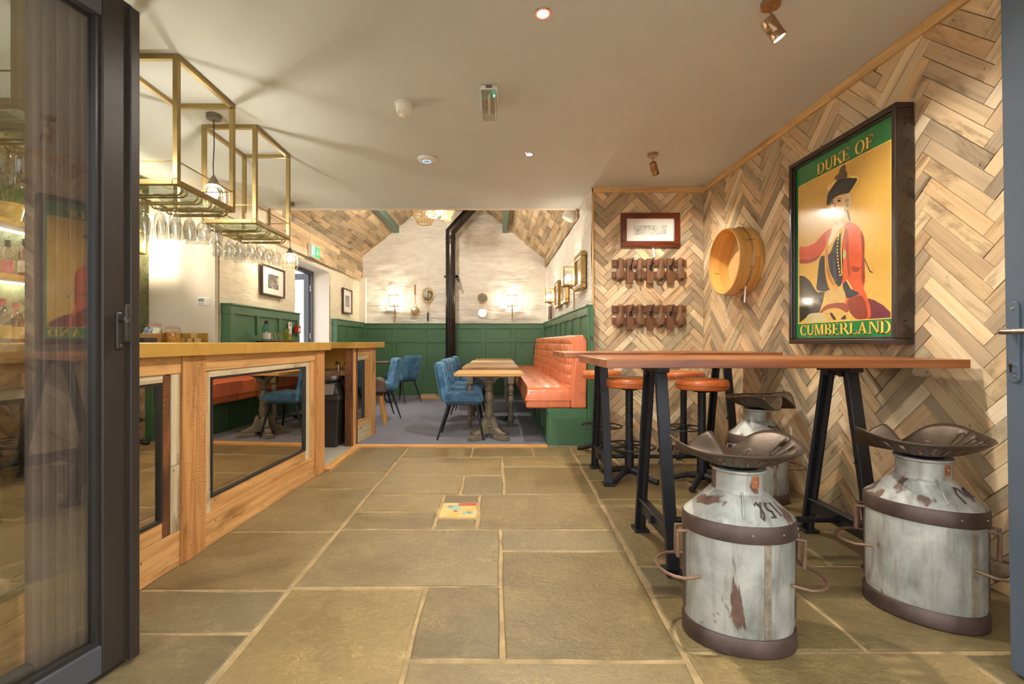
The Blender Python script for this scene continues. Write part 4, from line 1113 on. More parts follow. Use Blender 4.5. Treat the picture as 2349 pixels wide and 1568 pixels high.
FIG = {
    'backdrop_dark': [(0.118, 0.483), (0.169, 0.472), (0.23, 0.431), (0.278, 0.373), (0.306, 0.346), (0.379, 0.339), (0.357, 0.271), (0.324, 0.211), (0.194, 0.183), (0.118, 0.15)],
    'cloak': [(0.74, 0.266), (0.786, 0.252), (0.85, 0.217), (0.899, 0.175), (0.899, 0.146), (0.761, 0.145), (0.719, 0.147)],
    'coat': [(0.544, 0.713), (0.573, 0.749), (0.611, 0.736), (0.675, 0.692), (0.714, 0.624), (0.719, 0.575), (0.71, 0.502), (0.723, 0.37), (0.706, 0.331), (0.736, 0.273), (0.761, 0.21), (0.763, 0.145), (0.648, 0.147), (0.592, 0.201), (0.564, 0.254), (0.535, 0.366), (0.535, 0.526), (0.525, 0.645)],
    'arm': [(0.445, 0.746), (0.401, 0.737), (0.346, 0.715), (0.278, 0.675), (0.181, 0.671), (0.118, 0.694), (0.118, 0.565), (0.242, 0.55), (0.324, 0.571), (0.379, 0.623), (0.428, 0.696)],
    'waistcoat': [(0.544, 0.699), (0.48, 0.67), (0.422, 0.569), (0.329, 0.586), (0.306, 0.433), (0.291, 0.36), (0.39, 0.337), (0.535, 0.351), (0.546, 0.509), (0.531, 0.643)],
    'sash': [(0.377, 0.623), (0.409, 0.693), (0.431, 0.688), (0.403, 0.565), (0.424, 0.462), (0.497, 0.363), (0.52, 0.342), (0.422, 0.338), (0.379, 0.462)],
    'cravat': [(0.456, 0.763), (0.505, 0.743), (0.544, 0.76), (0.546, 0.733), (0.497, 0.703), (0.466, 0.669), (0.417, 0.627), (0.409, 0.655), (0.438, 0.709)],
    'cuff': [(0.533, 0.372), (0.573, 0.391), (0.62, 0.327), (0.687, 0.299), (0.573, 0.271)],
    'cuff_trim': [(0.566, 0.394), (0.579, 0.396), (0.624, 0.332), (0.613, 0.326)],
    'glove': [(0.379, 0.346), (0.474, 0.351), (0.527, 0.367), (0.564, 0.312), (0.57, 0.261), (0.535, 0.255), (0.495, 0.263), (0.412, 0.254), (0.385, 0.292)],
    'belly': [(0.39, 0.257), (0.495, 0.261), (0.573, 0.253), (0.592, 0.201), (0.573, 0.192), (0.495, 0.226), (0.395, 0.226), (0.335, 0.199), (0.324, 0.211)],
    'lace': [(0.171, 0.162), (0.218, 0.209), (0.335, 0.209), (0.39, 0.19), (0.403, 0.148), (0.181, 0.147)],
    'folds': [(0.395, 0.228), (0.495, 0.229), (0.575, 0.194), (0.613, 0.152), (0.428, 0.15)],
    'fold_dark': [(0.515, 0.154), (0.564, 0.185), (0.573, 0.151)],
    'fold_dark2': [(0.459, 0.152), (0.422, 0.198), (0.443, 0.204), (0.49, 0.153)],
    'sword': [(0.712, 0.5), (0.719, 0.496), (0.759, 0.42), (0.779, 0.412), (0.773, 0.407), (0.754, 0.415)],
    'coat_fold': [(0.684, 0.679), (0.712, 0.618), (0.719, 0.377), (0.703, 0.338), (0.691, 0.415), (0.698, 0.552)],
    'arm_shade': [(0.118, 0.6), (0.242, 0.574), (0.318, 0.592), (0.324, 0.571), (0.242, 0.55), (0.118, 0.565)],
    'centre_fold': [(0.573, 0.72), (0.592, 0.644), (0.588, 0.538), (0.611, 0.427), (0.592, 0.394), (0.572, 0.505), (0.562, 0.651)],
    'skirt_shade': [(0.573, 0.271), (0.687, 0.295), (0.727, 0.24), (0.744, 0.147), (0.648, 0.147), (0.592, 0.201)],
    'sleeve_fold': [(0.611, 0.477), (0.666, 0.454), (0.693, 0.456), (0.67, 0.429), (0.62, 0.433)],
    'vest_sheen': [(0.449, 0.534), (0.476, 0.551), (0.497, 0.378), (0.468, 0.381)],
    'sash_shade': [(0.39, 0.613), (0.401, 0.619), (0.397, 0.535), (0.422, 0.448), (0.474, 0.373), (0.454, 0.368), (0.395, 0.459)],
    'star': [(0.542, 0.583), (0.564, 0.582), (0.572, 0.548), (0.56, 0.521), (0.542, 0.53)],
    'face': [(0.433, 0.905), (0.443, 0.918), (0.485, 0.928), (0.535, 0.927), (0.552, 0.914), (0.556, 0.855), (0.571, 0.829), (0.564, 0.791), (0.54, 0.765), (0.505, 0.747), (0.469, 0.76), (0.443, 0.794), (0.433, 0.823), (0.439, 0.852), (0.424, 0.886)],
    'jowl': [(0.556, 0.84), (0.571, 0.829), (0.564, 0.791), (0.54, 0.765), (0.525, 0.758), (0.542, 0.801)],
    'wig': [(0.546, 0.917), (0.583, 0.926), (0.607, 0.905), (0.615, 0.866), (0.604, 0.834), (0.583, 0.821), (0.557, 0.835), (0.55, 0.871)],
    'wig_curl1': [(0.56, 0.889), (0.585, 0.889), (0.597, 0.871), (0.581, 0.862), (0.562, 0.871)],
    'wig_curl2': [(0.564, 0.856), (0.587, 0.857), (0.594, 0.84), (0.578, 0.83)],
    'ribbon': [(0.572, 0.823), (0.583, 0.813), (0.611, 0.735), (0.594, 0.747), (0.575, 0.788)],
    'plume': [(0.467, 1.042), (0.48, 1.063), (0.507, 1.061), (0.515, 1.095), (0.556, 1.108), (0.57, 1.085), (0.564, 1.066), (0.58, 1.049), (0.579, 1.013), (0.525, 1.012)],
    'hat_trim': [(0.403, 0.988), (0.403, 1.011), (0.431, 1.028), (0.476, 1.033), (0.487, 1.022), (0.445, 1.002), (0.422, 0.982)],
    'hat_trim2': [(0.581, 1.03), (0.634, 1.006), (0.686, 0.981), (0.611, 0.915), (0.6, 0.927), (0.648, 0.982)],
    'hat': [(0.395, 0.902), (0.399, 0.932), (0.409, 0.973), (0.449, 0.999), (0.482, 1.024), (0.525, 1.029), (0.585, 1.011), (0.668, 0.983), (0.643, 0.955), (0.607, 0.925), (0.588, 0.917), (0.535, 0.929), (0.485, 0.93), (0.445, 0.918), (0.435, 0.895), (0.412, 0.892)],
    'face_shade': [(0.433, 0.831), (0.445, 0.794), (0.469, 0.76), (0.505, 0.747), (0.491, 0.771), (0.46, 0.79)],
    'cheek': [(0.495, 0.858), (0.525, 0.857), (0.535, 0.832), (0.51, 0.828)],
    'hat_sheen': [(0.454, 0.953), (0.495, 0.984), (0.564, 0.986), (0.63, 0.978), (0.573, 0.961), (0.505, 0.951)],
    'eye1': [(0.439, 0.903), (0.45, 0.906), (0.462, 0.899), (0.46, 0.892), (0.445, 0.895)],
    'eye2': [(0.491, 0.901), (0.507, 0.905), (0.527, 0.894), (0.525, 0.885), (0.503, 0.888)],
    'brow1': [(0.437, 0.914), (0.452, 0.917), (0.466, 0.91), (0.466, 0.906), (0.452, 0.913)],
    'brow2': [(0.485, 0.912), (0.505, 0.916), (0.535, 0.902), (0.535, 0.898), (0.505, 0.911)],
    'nose': [(0.466, 0.896), (0.479, 0.896), (0.487, 0.857), (0.479, 0.842), (0.46, 0.849), (0.456, 0.858), (0.466, 0.867)],
    'mouth': [(0.454, 0.824), (0.472, 0.824), (0.497, 0.821), (0.499, 0.816), (0.476, 0.81), (0.46, 0.813)],
    'lapel': [(0.535, 0.716), (0.549, 0.718), (0.569, 0.706), (0.549, 0.654), (0.535, 0.584), (0.541, 0.43), (0.531, 0.424), (0.523, 0.587), (0.527, 0.659)],
}

FIG = {k: [(.070 + (min(.899, x) - .108) / .791 * .779, max(.1465, z)) for x, z in P] for k, P in FIG.items()}
FIGC = {'coat_fold': (150, 50, 26), 'arm_shade': (150, 48, 26), 'centre_fold': (168, 58, 28), 'skirt_shade': (140, 44, 28), 'sleeve_fold': (150, 50, 26), 'vest_sheen': (58, 64, 84), 'sash_shade': (176, 112, 42), 'star': (196, 178, 120), 'face_shade': (196, 140, 92), 'cheek': (230, 164, 116), 'hat_sheen': (54, 52, 48),
        'backdrop_dark': (40, 32, 30), 'cloak': (112, 40, 56), 'coat': (214, 84, 36), 'arm': (208, 72, 34), 'waistcoat': (40, 40, 52), 'sash': (214, 150, 62), 'cravat': (226, 206, 158),
        'cuff': (34, 40, 56), 'cuff_trim': (222, 184, 84), 'glove': (206, 166, 92), 'belly': (150, 62, 36), 'lace': (206, 186, 130), 'folds': (216, 170, 84), 'fold_dark': (44, 36, 34), 'fold_dark2': (60, 40, 30),
        'sword': (52, 38, 30), 'face': (226, 176, 122), 'jowl': (196, 136, 86), 'wig': (214, 186, 136), 'wig_curl1': (176, 144, 96), 'wig_curl2': (176, 144, 96), 'ribbon': (30, 28, 28), 'plume': (92, 76, 52),
        'hat_trim': (236, 200, 104), 'hat_trim2': (236, 200, 104), 'hat': (34, 32, 30), 'eye1': (60, 42, 32), 'eye2': (60, 42, 32), 'brow1': (110, 78, 50), 'brow2': (110, 78, 50), 'nose': (204, 146, 96), 'mouth': (176, 84, 62), 'lapel': (214, 170, 76)}
def chaikin(P, n=2):
    for _ in range(n):
        Q = []
        for j in range(len(P)):
            a, b = P[j], P[(j + 1) % len(P)]
            Q += [(a[0] * .8 + b[0] * .2, a[1] * .8 + b[1] * .2), (a[0] * .2 + b[0] * .8, a[1] * .2 + b[1] * .8)]
        P = Q
    return P
FIG = {k: (P if k in ('lapel', 'sword', 'cloak', 'backdrop_dark') else chaikin(P)) for k, P in FIG.items()}
pm_ = []; fb = MB()
for i, (k, P) in enumerate(FIG.items()):
    pm_.append(gloss('paint_' + k, FIGC[k], .16, 14))
    dpt = FY - .0012 - .00004 * (i + 1)
    V = [(x, dpt, z) for x, z in P]
    fb.add(V, [list(range(len(P)))[::-1]] if area(P) and sum((P[j][0] * P[(j + 1) % len(P)][1] - P[(j + 1) % len(P)][0] * P[j][1]) for j in range(len(P))) < 0 else [list(range(len(P)))], mi=i)
bi = len(pm_); pm_.append(M_SLET); pm_.append(gloss('coat_shade', (166, 56, 28), .1))
LP = FIG['lapel']
for k in range(15):
    t = k / 14
    x = (LP[0][0] + (LP[5][0] - LP[0][0]) * t) - .02 - .02 * math.sin(t * PI); z = LP[0][1] + (LP[5][1] - LP[0][1]) * t
    fb.add([(x + .0065 * math.cos(a * PI / 4), FY - .0034, z + .0065 * math.sin(a * PI / 4)) for a in range(8)], [list(range(8))], mi=bi)
fb.build('painted_officer', pm_, sg)
# serif lettering -----------------------------------------------------
def ring_arc(cx, cy, rx, ry, tx, ty, a0, a1, n=14):
    o = [(cx + rx * math.cos(a0 + (a1 - a0) * k / n), cy + ry * math.sin(a0 + (a1 - a0) * k / n)) for k in range(n + 1)]
    i = [(cx + (rx - tx) * math.cos(a0 + (a1 - a0) * k / n), cy + (ry - ty) * math.sin(a0 + (a1 - a0) * k / n)) for k in range(n + 1)]
    return [[o[k], o[k + 1], i[k + 1], i[k]] for k in range(n)]
def rc(x0, y0, x1, y1): return [[(x0, y0), (x1, y0), (x1, y1), (x0, y1)]]
def serif(x, y, w, up=True): return rc(x - w, y - (0 if up else .05), x + w, y + (.05 if up else 0))
T = .17; S = .05
def stem(x, y0=0, y1=1): return rc(x, y0, x + T, y1) + rc(x - .07, 0, x + T + .07, S) + rc(x - .07, 1 - S, x + T + .07, 1)
GL = {
 'D': (.86, lambda: stem(.08) + ring_arc(.32, .5, .48, .5, T, S, -PI / 2, PI / 2) + rc(.2, 0, .34, S) + rc(.2, 1 - S, .34, 1)),
 'U': (.86, lambda: rc(.08, .3, .08 + T, 1) + rc(.01, 1 - S, .32, 1) + rc(.66, .3, .74, 1) + rc(.58, 1 - S, .82, 1) + ring_arc(.41, .34, .33, .34, .12, .09, PI, 2 * PI)),
 'K': (.88, lambda: stem(.08) + [[(.25, .42), (.62, 1 - S), (.74, 1 - S), (.25, .52)]] + [[(.36, .56), (.50, .64), (.86, S), (.66, S)]] + rc(.55, 1 - S, .82, 1) + rc(.56, 0, .92, S)),
 'E': (.74, lambda: stem(.08) + rc(.2, 0, .66, S) + rc(.2, 1 - S, .62, 1) + rc(.25, .48, .50, .53) + [[(.60, 0), (.66, 0), (.70, .24), (.67, .24)]] + [[(.57, 1), (.62, 1), (.64, .78), (.61, .78)]] + rc(.47, .40, .50, .61)),
 'F': (.70, lambda: stem(.08) + rc(.2, 1 - S, .62, 1) + rc(.25, .48, .50, .53) + [[(.57, 1), (.62, 1), (.65, .76), (.62, .76)]] + rc(.47, .40, .50, .61)),
 'O': (.92, lambda: ring_arc(.45, .5, .42, .52, T, .05, 0, 2 * PI, 30)),
 'C': (.82, lambda: ring_arc(.45, .5, .42, .52, T, .05, PI * .22, PI * 1.78, 26) + rc(.72, .66, .76, .98)),
 'M': (1.12, lambda: rc(.12, 0, .19, 1) + rc(.03, 0, .29, S) + rc(.03, 1 - S, .22, 1) + rc(.80, 0, .80 + T, 1) + rc(.72, 0, 1.06, S) + rc(.86, 1 - S, 1.06, 1) + [[(.12, 1), (.30, 1), (.58, .14), (.50, .0)]] + [[(.50, 0), (.56, .02), (.84, 1), (.78, 1)]]),
 'B': (.80, lambda: stem(.08) + ring_arc(.34, .755, .34, .245, T * .9, S, -PI / 2, PI / 2) + ring_arc(.34, .26, .40, .26, T, S, -PI / 2, PI / 2) + rc(.2, 0, .36, S) + rc(.2, 1 - S, .36, 1) + rc(.2, .485, .36, .53)),
 'R': (.90, lambda: stem(.08) + ring_arc(.34, .74, .36, .26, T, S, -PI / 2, PI / 2) + rc(.2, 1 - S, .36, 1) + rc(.2, .48, .36, .53) + [[(.36, .50), (.54, .50), (.90, S), (.70, S)]] + rc(.66, 0, .94, S)),
 'L': (.72, lambda: stem(.08) + rc(.2, 0, .64, S) + [[(.58, 0), (.64, 0), (.69, .28), (.66, .28)]]),
 'A': (.92, lambda: [[(.08, 0), (.15, 0), (.46, .86), (.42, 1)]] + [[(.60, 0), (.80, 0), (.48, 1), (.40, 1)]] + rc(.24, .32, .64, .37) + rc(.0, 0, .26, S) + rc(.54, 0, .90, S)),
 'N': (.96, lambda: rc(.12, 0, .19, 1) + rc(.03, 0, .29, S) + rc(.03, 1 - S, .22, 1) + rc(.76, 0, .83, 1) + rc(.68, 1 - S, .92, 1) + [[(.12, 1), (.30, 1), (.83, .08), (.83, 0), (.76, 0)]]),
}
def lettering(txt, x0, x1, z0, h, sz=1.0):
    tot = sum(GL[c][0] if c != ' ' else .42 for c in txt)
    sx = (x1 - x0) / tot; x = x0
    for c in txt:
        if c == ' ': x += .42 * sx; continue
        adv, fn = GL[c]
        for nm, m, dx, dz, yy in (('letter_shadow', M_SRED, .0045, -.0045, FY - .0005), ('letter', M_SLET, 0, 0, FY - .0012)):
            b = MB()
            for P in fn():
                Q = [(x + p[0] * sx + dx, yy, z0 + p[1] * h + dz) for p in P]
                b.add(Q, [[0, 1, 2, 3] if len(Q) == 4 else list(range(len(Q)))])
            b.build(nm, m, sg)
        x += adv * sx
lettering('DUKE OF', .262, .735, 1.124, .074)
lettering('CUMBERLAND', .085, .855, .062, .070)

# ================================================================ HIGH TABLES
def high_table(label, x0, x1, y0, y1, xt):
    t = thing('high_table', label, 'table', ((x0 + x1) / 2, (y0 + y1) / 2, 0), group='high bar tables on iron trestles')
    w, d = (x1 - x0) / 2, (y1 - y0) / 2
    for k in range(4): box_part(t, 'top_plank', M_TEAK, -w + (.0 if k % 2 else .004), w, -d + 2 * d / 4 * k + .0004, -d + 2 * d / 4 * (k + 1) - .0004, .980, 1.020, .003)
    for xx in xt:
        xl = xx - (x0 + x1) / 2
        for s in (-1, 1):
            yb, yt = s * .265, s * .085
            a = math.atan2(yb - yt, .96); M = TR(xl, yt, .96) @ RX(a)
            lg = MB().box(-.030, .030, -.012, .012, -.945 / math.cos(a), .0, M=M).box(-.009, .009, -s * .052 if s > 0 else 0, 0 if s > 0 else .052, -.945 / math.cos(a), .0, M=M)
            g = lg.build('leg', M_IRON, t, bevel=.003, seg=1)
            MB().box(-.042, .042, -.050, .050, 0, .016, M=TR(xl, yb - s * .010, .001)).build('foot_plate', M_IRON, t, bevel=.003, seg=1)
            MB().lathe([(.008, 0), (.007, .006)], 8, TR(xl - .0305, yb * .6, .50) @ RY(-PI / 2)).build('bolt', M_IRON, t)
        hb = MB().box(-.032, .032, -.13, .13, .945, .980, M=TR(xl, 0, 0)).build('head_plate', M_IRON, t, bevel=.004)
        MB().tube([(xl - .034, -.05, .935), (xl + .034, -.05, .935)], .016, 10).tube([(xl - .034, .05, .935), (xl + .034, .05, .935)], .016, 10).build('bolt', M_IRON, hb)
        rl = MB().box(-.010, .010, -.225, .225, .120, .200, M=TR(xl, 0, 0)).box(-.024, .024, -.225, .225, .192, .204, M=TR(xl, 0, 0)).build('cross_rail', M_IRON, t, bevel=.003, seg=1)
        MB().lathe([(.020, -.03), (.020, .03)], 12, TR(xl, 0, .158) @ RY(PI / 2)).build('boss', M_IRON, rl)
    a, b = [x - (x0 + x1) / 2 for x in xt]
    MB().tube([(a, 0, .158), (b, 0, .158)], .016, 12).build('stretcher_bar', M_IRON, t)
high_table('long wooden high table nearest the milk churn stools', .495, 2.165, 2.15, 2.85, (.838, 1.815))
high_table('long wooden high table nearest the coat hooks', .50, 2.15, 3.54, 4.22, (.858, 1.85))

# ================================================================ BAR STOOLS
def stool():
    s = thing('bar_stool', 'x', 'stool', (0, 0, 0), group='round orange leather bar stools')
    MB().lathe([(.05, .735), (.178, .735), (.190, .742), (.194, .758), (.195, .780), (.190, .802), (.176, .814), (.10, .818), (.001, .818)], 40).build('seat', M_STOOLL, s)
    MB().tube([(.1955 * math.cos(2 * PI * k / 40), .1955 * math.sin(2 * PI * k / 40), .775) for k in range(40)], .003, 5, closed=True).build('piping', M_STOOLL, s)
    cl = MB().lathe([(.075, .735), (.060, .715), (.030, .71), (.029, .30), (.036, .295), (.036, .06), (.05, .05)], 20).build('column', M_IRON, s)
    for k in range(9): MB().sphere((-.001, -.029, .36 + .034 * k), .006, 8, 5).build('pin_hole', M_BLACK, cl)
    rg = MB().tube([(.195 * math.cos(2 * PI * k / 36), .195 * math.sin(2 * PI * k / 36), .265) for k in range(36)], .011, 8, closed=True, flat=.6).build('foot_ring', M_IRON, s)
    for k in range(4):
        a = PI / 2 * k + .5
        MB().tube([(.03 * math.cos(a), .03 * math.sin(a), .265), (.195 * math.cos(a), .195 * math.sin(a), .265)], .007, 6).build('spoke', M_IRON, rg)
        a += .28
        MB().tube([(.02 * math.cos(a), .02 * math.sin(a), .075), (.11 * math.cos(a), .11 * math.sin(a), .060), (.20 * math.cos(a), .20 * math.sin(a), .026), (.245 * math.cos(a), .245 * math.sin(a), .022)], [.030, .022, .019, .022], 10).build('foot', M_IRON, s)
    return s
st0 = stool()
for i, (x, y, rz, lb) in enumerate(((1.062, 3.78, 0, 'bar stool under the far high table near its dining room end'), (1.575, 3.62, .1, 'bar stool under the far high table near the milk churns'),
                                    (1.040, 4.68, .3, 'bar stool behind the far high table beside the bench'), (1.815, 4.58, .2, 'bar stool behind the far high table below the coat hooks'))):
    s = st0 if i == 0 else copy_tree(st0)
    s.location = (x, y, .002); s.rotation_euler = (0, 0, rz); s['label'] = 'orange leather ' + lb

# ================================================================ MILK CHURN STOOLS
M_RUSTP = plain('orange_rust', lin(164, 92, 50), .6, metal=.2, var=.35, vs=40)
def tractor_seat(M):
    """polar pan, front (pommel) along +y"""
    nt, nr = 120, 18
    def g(t, c, s_):
        d = (t - c + PI) % (2 * PI) - PI
        return math.exp(-(d / s_) ** 2)
    def fn(u, v):
        t = 2 * PI * u; r = .03 + .97 * v if v > 0 else 0.0
        Rr = .205 + .030 * abs(math.cos(t)) ** 2 - .012 * (math.sin(t) < 0) * abs(math.sin(t)) - .040 * g(t, PI / 2, .22) + .014 * (g(t, PI / 2 - .50, .25) + g(t, PI / 2 + .50, .25)) + .016 * (g(t, .28, .3) + g(t, PI - .28, .3))
        hgt = .074 + .028 * (g(t, .30, .40) + g(t, PI - .30, .40)) - .066 * (g(t, PI / 2 - .52, .27) + g(t, PI / 2 + .52, .27)) - .006 * g(t, PI / 2, .3)
        z = hgt * r ** 2.5
        pom = .050 * math.exp(-((t - PI / 2) / .26) ** 2) * max(0, (r - .25) / .75) ** 1.2 * (1 - .45 * max(0, r - .78) / .22)
        return (Rr * r * math.cos(t), Rr * r * math.sin(t), z + pom)
    def keep(i, j):
        t = (i + .5) / nt * 2 * PI; r = (j + .5) / nr
        if .60 < r < .88 and (t > PI * .97 or t < .09):
            if i % 5 in (0, 1): return False
        if .42 < r < .60 and (.35 < t < 1.0 or PI - 1.0 < t < PI - .35):
            return (i % 5) not in (1,)
        return True
    mb = MB().grid(fn, nt, nr, M, keep=keep)
    return mb
def churn(label, x, y, rz, seat_rot, mark=0):
    c = thing('milk_churn_stool', label, 'stool', (x, y, .003), rz, group='milk churn stools with tractor seats')
    a, b = .186, .140
    E = lambda d, z: (a + d, b + d, z)
    MB().lathe([E(.006, 0), E(.010, .004), E(.010, .058), E(.005, .064)], 48).build('base_band', M_BAND, c)
    MB().lathe([E(.0, .060), E(.003, .085), E(.003, .39), E(.0, .41)], 48).build('body', M_CHURN, c)
    MB().lathe([E(.004, .394), E(.010, .398), E(.011, .404), E(.010, .452), E(.006, .457)], 48).build('rim_band', M_BAND, c)
    sh = [E(.008, .452), E(.002, .461)]
    for k in range(1, 8):
        t = k / 7
        sh.append((a + (.092 - a) * t, b + (.090 - b) * t, .461 + (.552 - .461) * t ** 1.05))
    MB().lathe(sh, 48, cap0=False, cap1=False).build('shoulder', M_CHURN, c)
    nk = MB().lathe([(.094, .548), (.089, .554), (.088, .565), (.088, .618), (.096, .624), (.096, .632)], 36).build('neck', M_CHURN, c)
    na = -PI / 2 - rz + .25
    rp = MB().grid(lambda u, v: (.0892 * math.cos(na - .17 + .34 * u), .0892 * math.sin(na - .17 + .34 * u), .574 + .04 * v), 6, 2).build('rust_patch', M_RUSTP, c)
    MB().sphere((.0895 * math.cos(na), .0895 * math.sin(na), .594), .006, 8, 5).build('rivet', M_SEAM, rp)
    MB().lathe([(.07, .632), (.055, .642)], 20).build('seat_mount', M_IRON, c)
    for s in (-1, 1):
        pts = [(s * (a - .005), -.032, .385), (s * (a + .030), -.030, .382), (s * (a + .030), -.026, .285), (s * (a + .030), .026, .285), (s * (a + .030), .030, .382), (s * (a - .005), .032, .385)]
        MB().tube(pts, .0058, 8).build('handle', M_RUSTW, c)
        box_part(c, 'handle_plate', M_BAND, s * a - .006, s * a + .006, -.022, .022, .09, .40, .002)
        fp = [(s * (a - .035), -.095, .245)]
        for k in range(9):
            t = -PI / 2 + PI * k / 8
            fp.append((s * (a + .02 + .085 * math.cos(t)), .11 * math.sin(t), .240))
        fp.append((s * (a - .035), .095, .245))
        MB().tube(fp, .0062, 8).build('foot_rail', M_RUSTW, c)
    ang = -PI / 2 - rz + (.12 if rz < 0 else 0)
    sx_, sy_ = (a + .003) * math.cos(ang), (b + .003) * math.sin(ang)
    nrm = math.atan2(sy_ / b ** 2, sx_ / a ** 2)
    MB().box(-.001, .003, -.012, .012, .066, .392, M=TR(sx_, sy_, 0) @ RZ(nrm)).build('seam', M_SEAM, c, bevel=.001, seg=1)
    for k in (-.28, .30, .95):
        t = ang + k
        MB().sphere(((a + .0105) * math.cos(t), (b + .0105) * math.sin(t), .428), .0045, 8, 5).build('rivet', M_SEAM, c)
    # ribs and painted mark on the shoulder
    def on_sh(t, k, out=.0012):
        rx = a + (.092 - a) * k; ry = b + (.090 - b) * k
        return ((rx + out) * math.cos(t), (ry + out) * math.sin(t), .461 + .097 * k ** 1.08 + out)
    MB().tube([on_sh(ang - .42, k / 5, .001) for k in range(1, 6)], .0035, 6).build('shoulder_seam', M_CHURN, c)
    mk = MB()
    def stroke(pts): mk.tube([on_sh(ang + p[0], p[1], .0008) for p in pts], .0032, 5)
    if mark != 1:
        stroke([(-.12, .62), (-.05, .70), (.02, .60), (.04, .35), (-.01, .18), (-.06, .28), (.0, .45), (.09, .72)])
        stroke([(.28, .66), (.19, .66), (.20, .48), (.29, .42), (.28, .24), (.18, .26)])
        stroke([(.42, .68), (.50, .25)])
    else:
        stroke([(-.02, .25), (-.06, .55), (.02, .75), (.14, .70), (.20, .45)])
        stroke([(.34, .30), (.32, .62), (.44, .70), (.52, .40)])
    mk.build('painted_mark', M_BAND, c)
    s = tractor_seat(RZ(seat_rot - rz) @ TR(0, -.005, 0)).build('tractor_seat', M_SEATM, c); s.location.z = .640
    so = s.modifiers.new('thick', 'SOLIDIFY'); so.thickness = .006; so.offset = 0
    return c
churn('rusty galvanised milk churn stool standing nearest the doorway', .905, 1.772, math.radians(-12), math.radians(12))
churn('milk churn stool with large rust patches beside the plank wall', 1.745, 1.930, math.radians(-46), math.radians(10), 1)
churn('milk churn stool between the two high tables', 1.833, 3.30, math.radians(-8), math.radians(-150), 2)
# ================================================================ DINING ROOM
def pad(mb, w, h, t, cells, depth, nx, ny, M, edge=8.0, curve=0.0):
    """quilted cushion: x in [-w/2, w/2], y in [0, h], front at +z"""
    cx, cy = cells
    def prof(s): return max(0.0, 1 - abs(s) ** edge) ** .35
    def front(u, v):
        e = prof(2 * u - 1) * prof(2 * v - 1)
        q = (abs(math.sin(PI * cx * u)) * abs(math.sin(PI * cy * v))) ** .45 if cx else 1
        return (w * (u - .5), h * v, -t * .5 + t * .5 * e + t * .5 * e - depth * (1 - q) * e + curve * (2 * u - 1) ** 2)
    def back(u, v):
        return (w * (.5 - u), h * v, -t * .5 - t * .35 * prof(2 * u - 1) * prof(2 * v - 1) + curve * (2 * u - 1) ** 2)
    mb.grid(front, nx, ny, M); mb.grid(back, max(8, nx // 2), max(8, ny // 2), M)
    return mb
def chair():
    """front of the chair along +x"""
    c = thing('velvet_chair', 'x', 'chair', (0, 0, 0), group='blue velvet dining chairs')
    Ms = TR(-.20, 0, .475) @ Matrix(((0, 1, 0, 0), (1, 0, 0, 0), (0, 0, 1, 0), (0, 0, 0, 1)))
    # seat: pad x -> world y, pad y -> world x, pad z up (mirror handled by winding)
    Ms = TR(-.21, 0, .475) @ Matrix(((0, 1, 0, 0), (-1, 0, 0, 0), (0, 0, 1, 0), (0, 0, 0, 1)))
    pad(MB(), .46, .45, .085, (3, 3), .010, 24, 24, Ms, 10).build('seat', M_VELVET, c)
    lean = .17
    Mb = TR(-.195, 0, .44) @ RY(-lean) @ Matrix(((0, 0, 1, 0), (1, 0, 0, 0), (0, 1, 0, 0), (0, 0, 0, 1)))
    pad(MB(), .45, .43, .075, (3, 4), .012, 24, 28, Mb, 8, .03).build('backrest', M_VELVET, c)
    fr = MB().box(-.17, .20, -.19, -.165, .385, .41).box(-.17, .20, .165, .19, .385, .41).box(-.17, -.145, -.165, .165, .385, .41).box(.175, .20, -.165, .165, .385, .41)
    fr.build('seat_frame', M_IRON, c)
    for sx, sy in ((1, 1), (1, -1), (-1, 1), (-1, -1)):
        x0 = .17 if sx > 0 else -.14; x1 = .255 if sx > 0 else -.27
        MB().tube([(x0, sy * .165, .40), (x1, sy * .225, .0)], [.019, .009], 12).build('leg', M_IRON, c)
    return c
ch0 = chair()
CH = [(-.40, 5.47, .0, 'blue velvet chair at the pedestal table'), (-.44, 6.32, .03, 'blue velvet chair at the turned leg table'),
      (-.44, 6.86, -.06, 'blue velvet chair at the far half of the turned leg table'), (-.42, 7.78, .10, 'blue velvet chair at the third table along the bench'),
      (-1.72, 6.86, math.radians(205), 'blue velvet chair behind the short counter end with quilted side showing'), (-1.74, 8.62, math.radians(150), 'blue velvet chair turned away at the round dark table')]
for i, (x, y, rz, lb) in enumerate(CH):
    c = ch0 if i == 0 else copy_tree(ch0)
    c.location = (x, y, .005); c.rotation_euler = (0, 0, rz); c['label'] = lb
# pedestal table
t = thing('pedestal_table', 'wooden topped table with grey painted pedestal nearest the threshold', 'table', (-.09, 5.40, .005))
for k in range(3): box_part(t, 'top_plank', M_OAK, -.375, .375, -.31 + .2067 * k + .0005, -.31 + .2067 * (k + 1) - .0005, .722, .756, .003)
MB().prism([(-.19, .727), (.19, .727), (.19, .705), (.12, .690), (.07, .650), (-.07, .650), (-.12, .690), (-.19, .705)], -.03, .03, 'xz').build('head_bracket', M_TABLEG, t, bevel=.004)
MB().prism([(-.19, .727), (.19, .727), (.19, .705), (.12, .690), (.07, .650), (-.07, .650), (-.12, .690), (-.19, .705)], -.03, .03, 'yz').build('head_bracket', M_TABLEG, t, bevel=.004)
MB().lathe([(.075, .66), (.080, .64), (.045, .60), (.040, .57), (.052, .55), (.035, .53), (.055, .47), (.055, .44), (.040, .40), (.050, .385), (.042, .37), (.055, .30), (.048, .23), (.038, .20), (.060, .185), (.060, .17), (.048, .155), (.062, .14)], 24).build('turned_column', M_TABLEG, t)
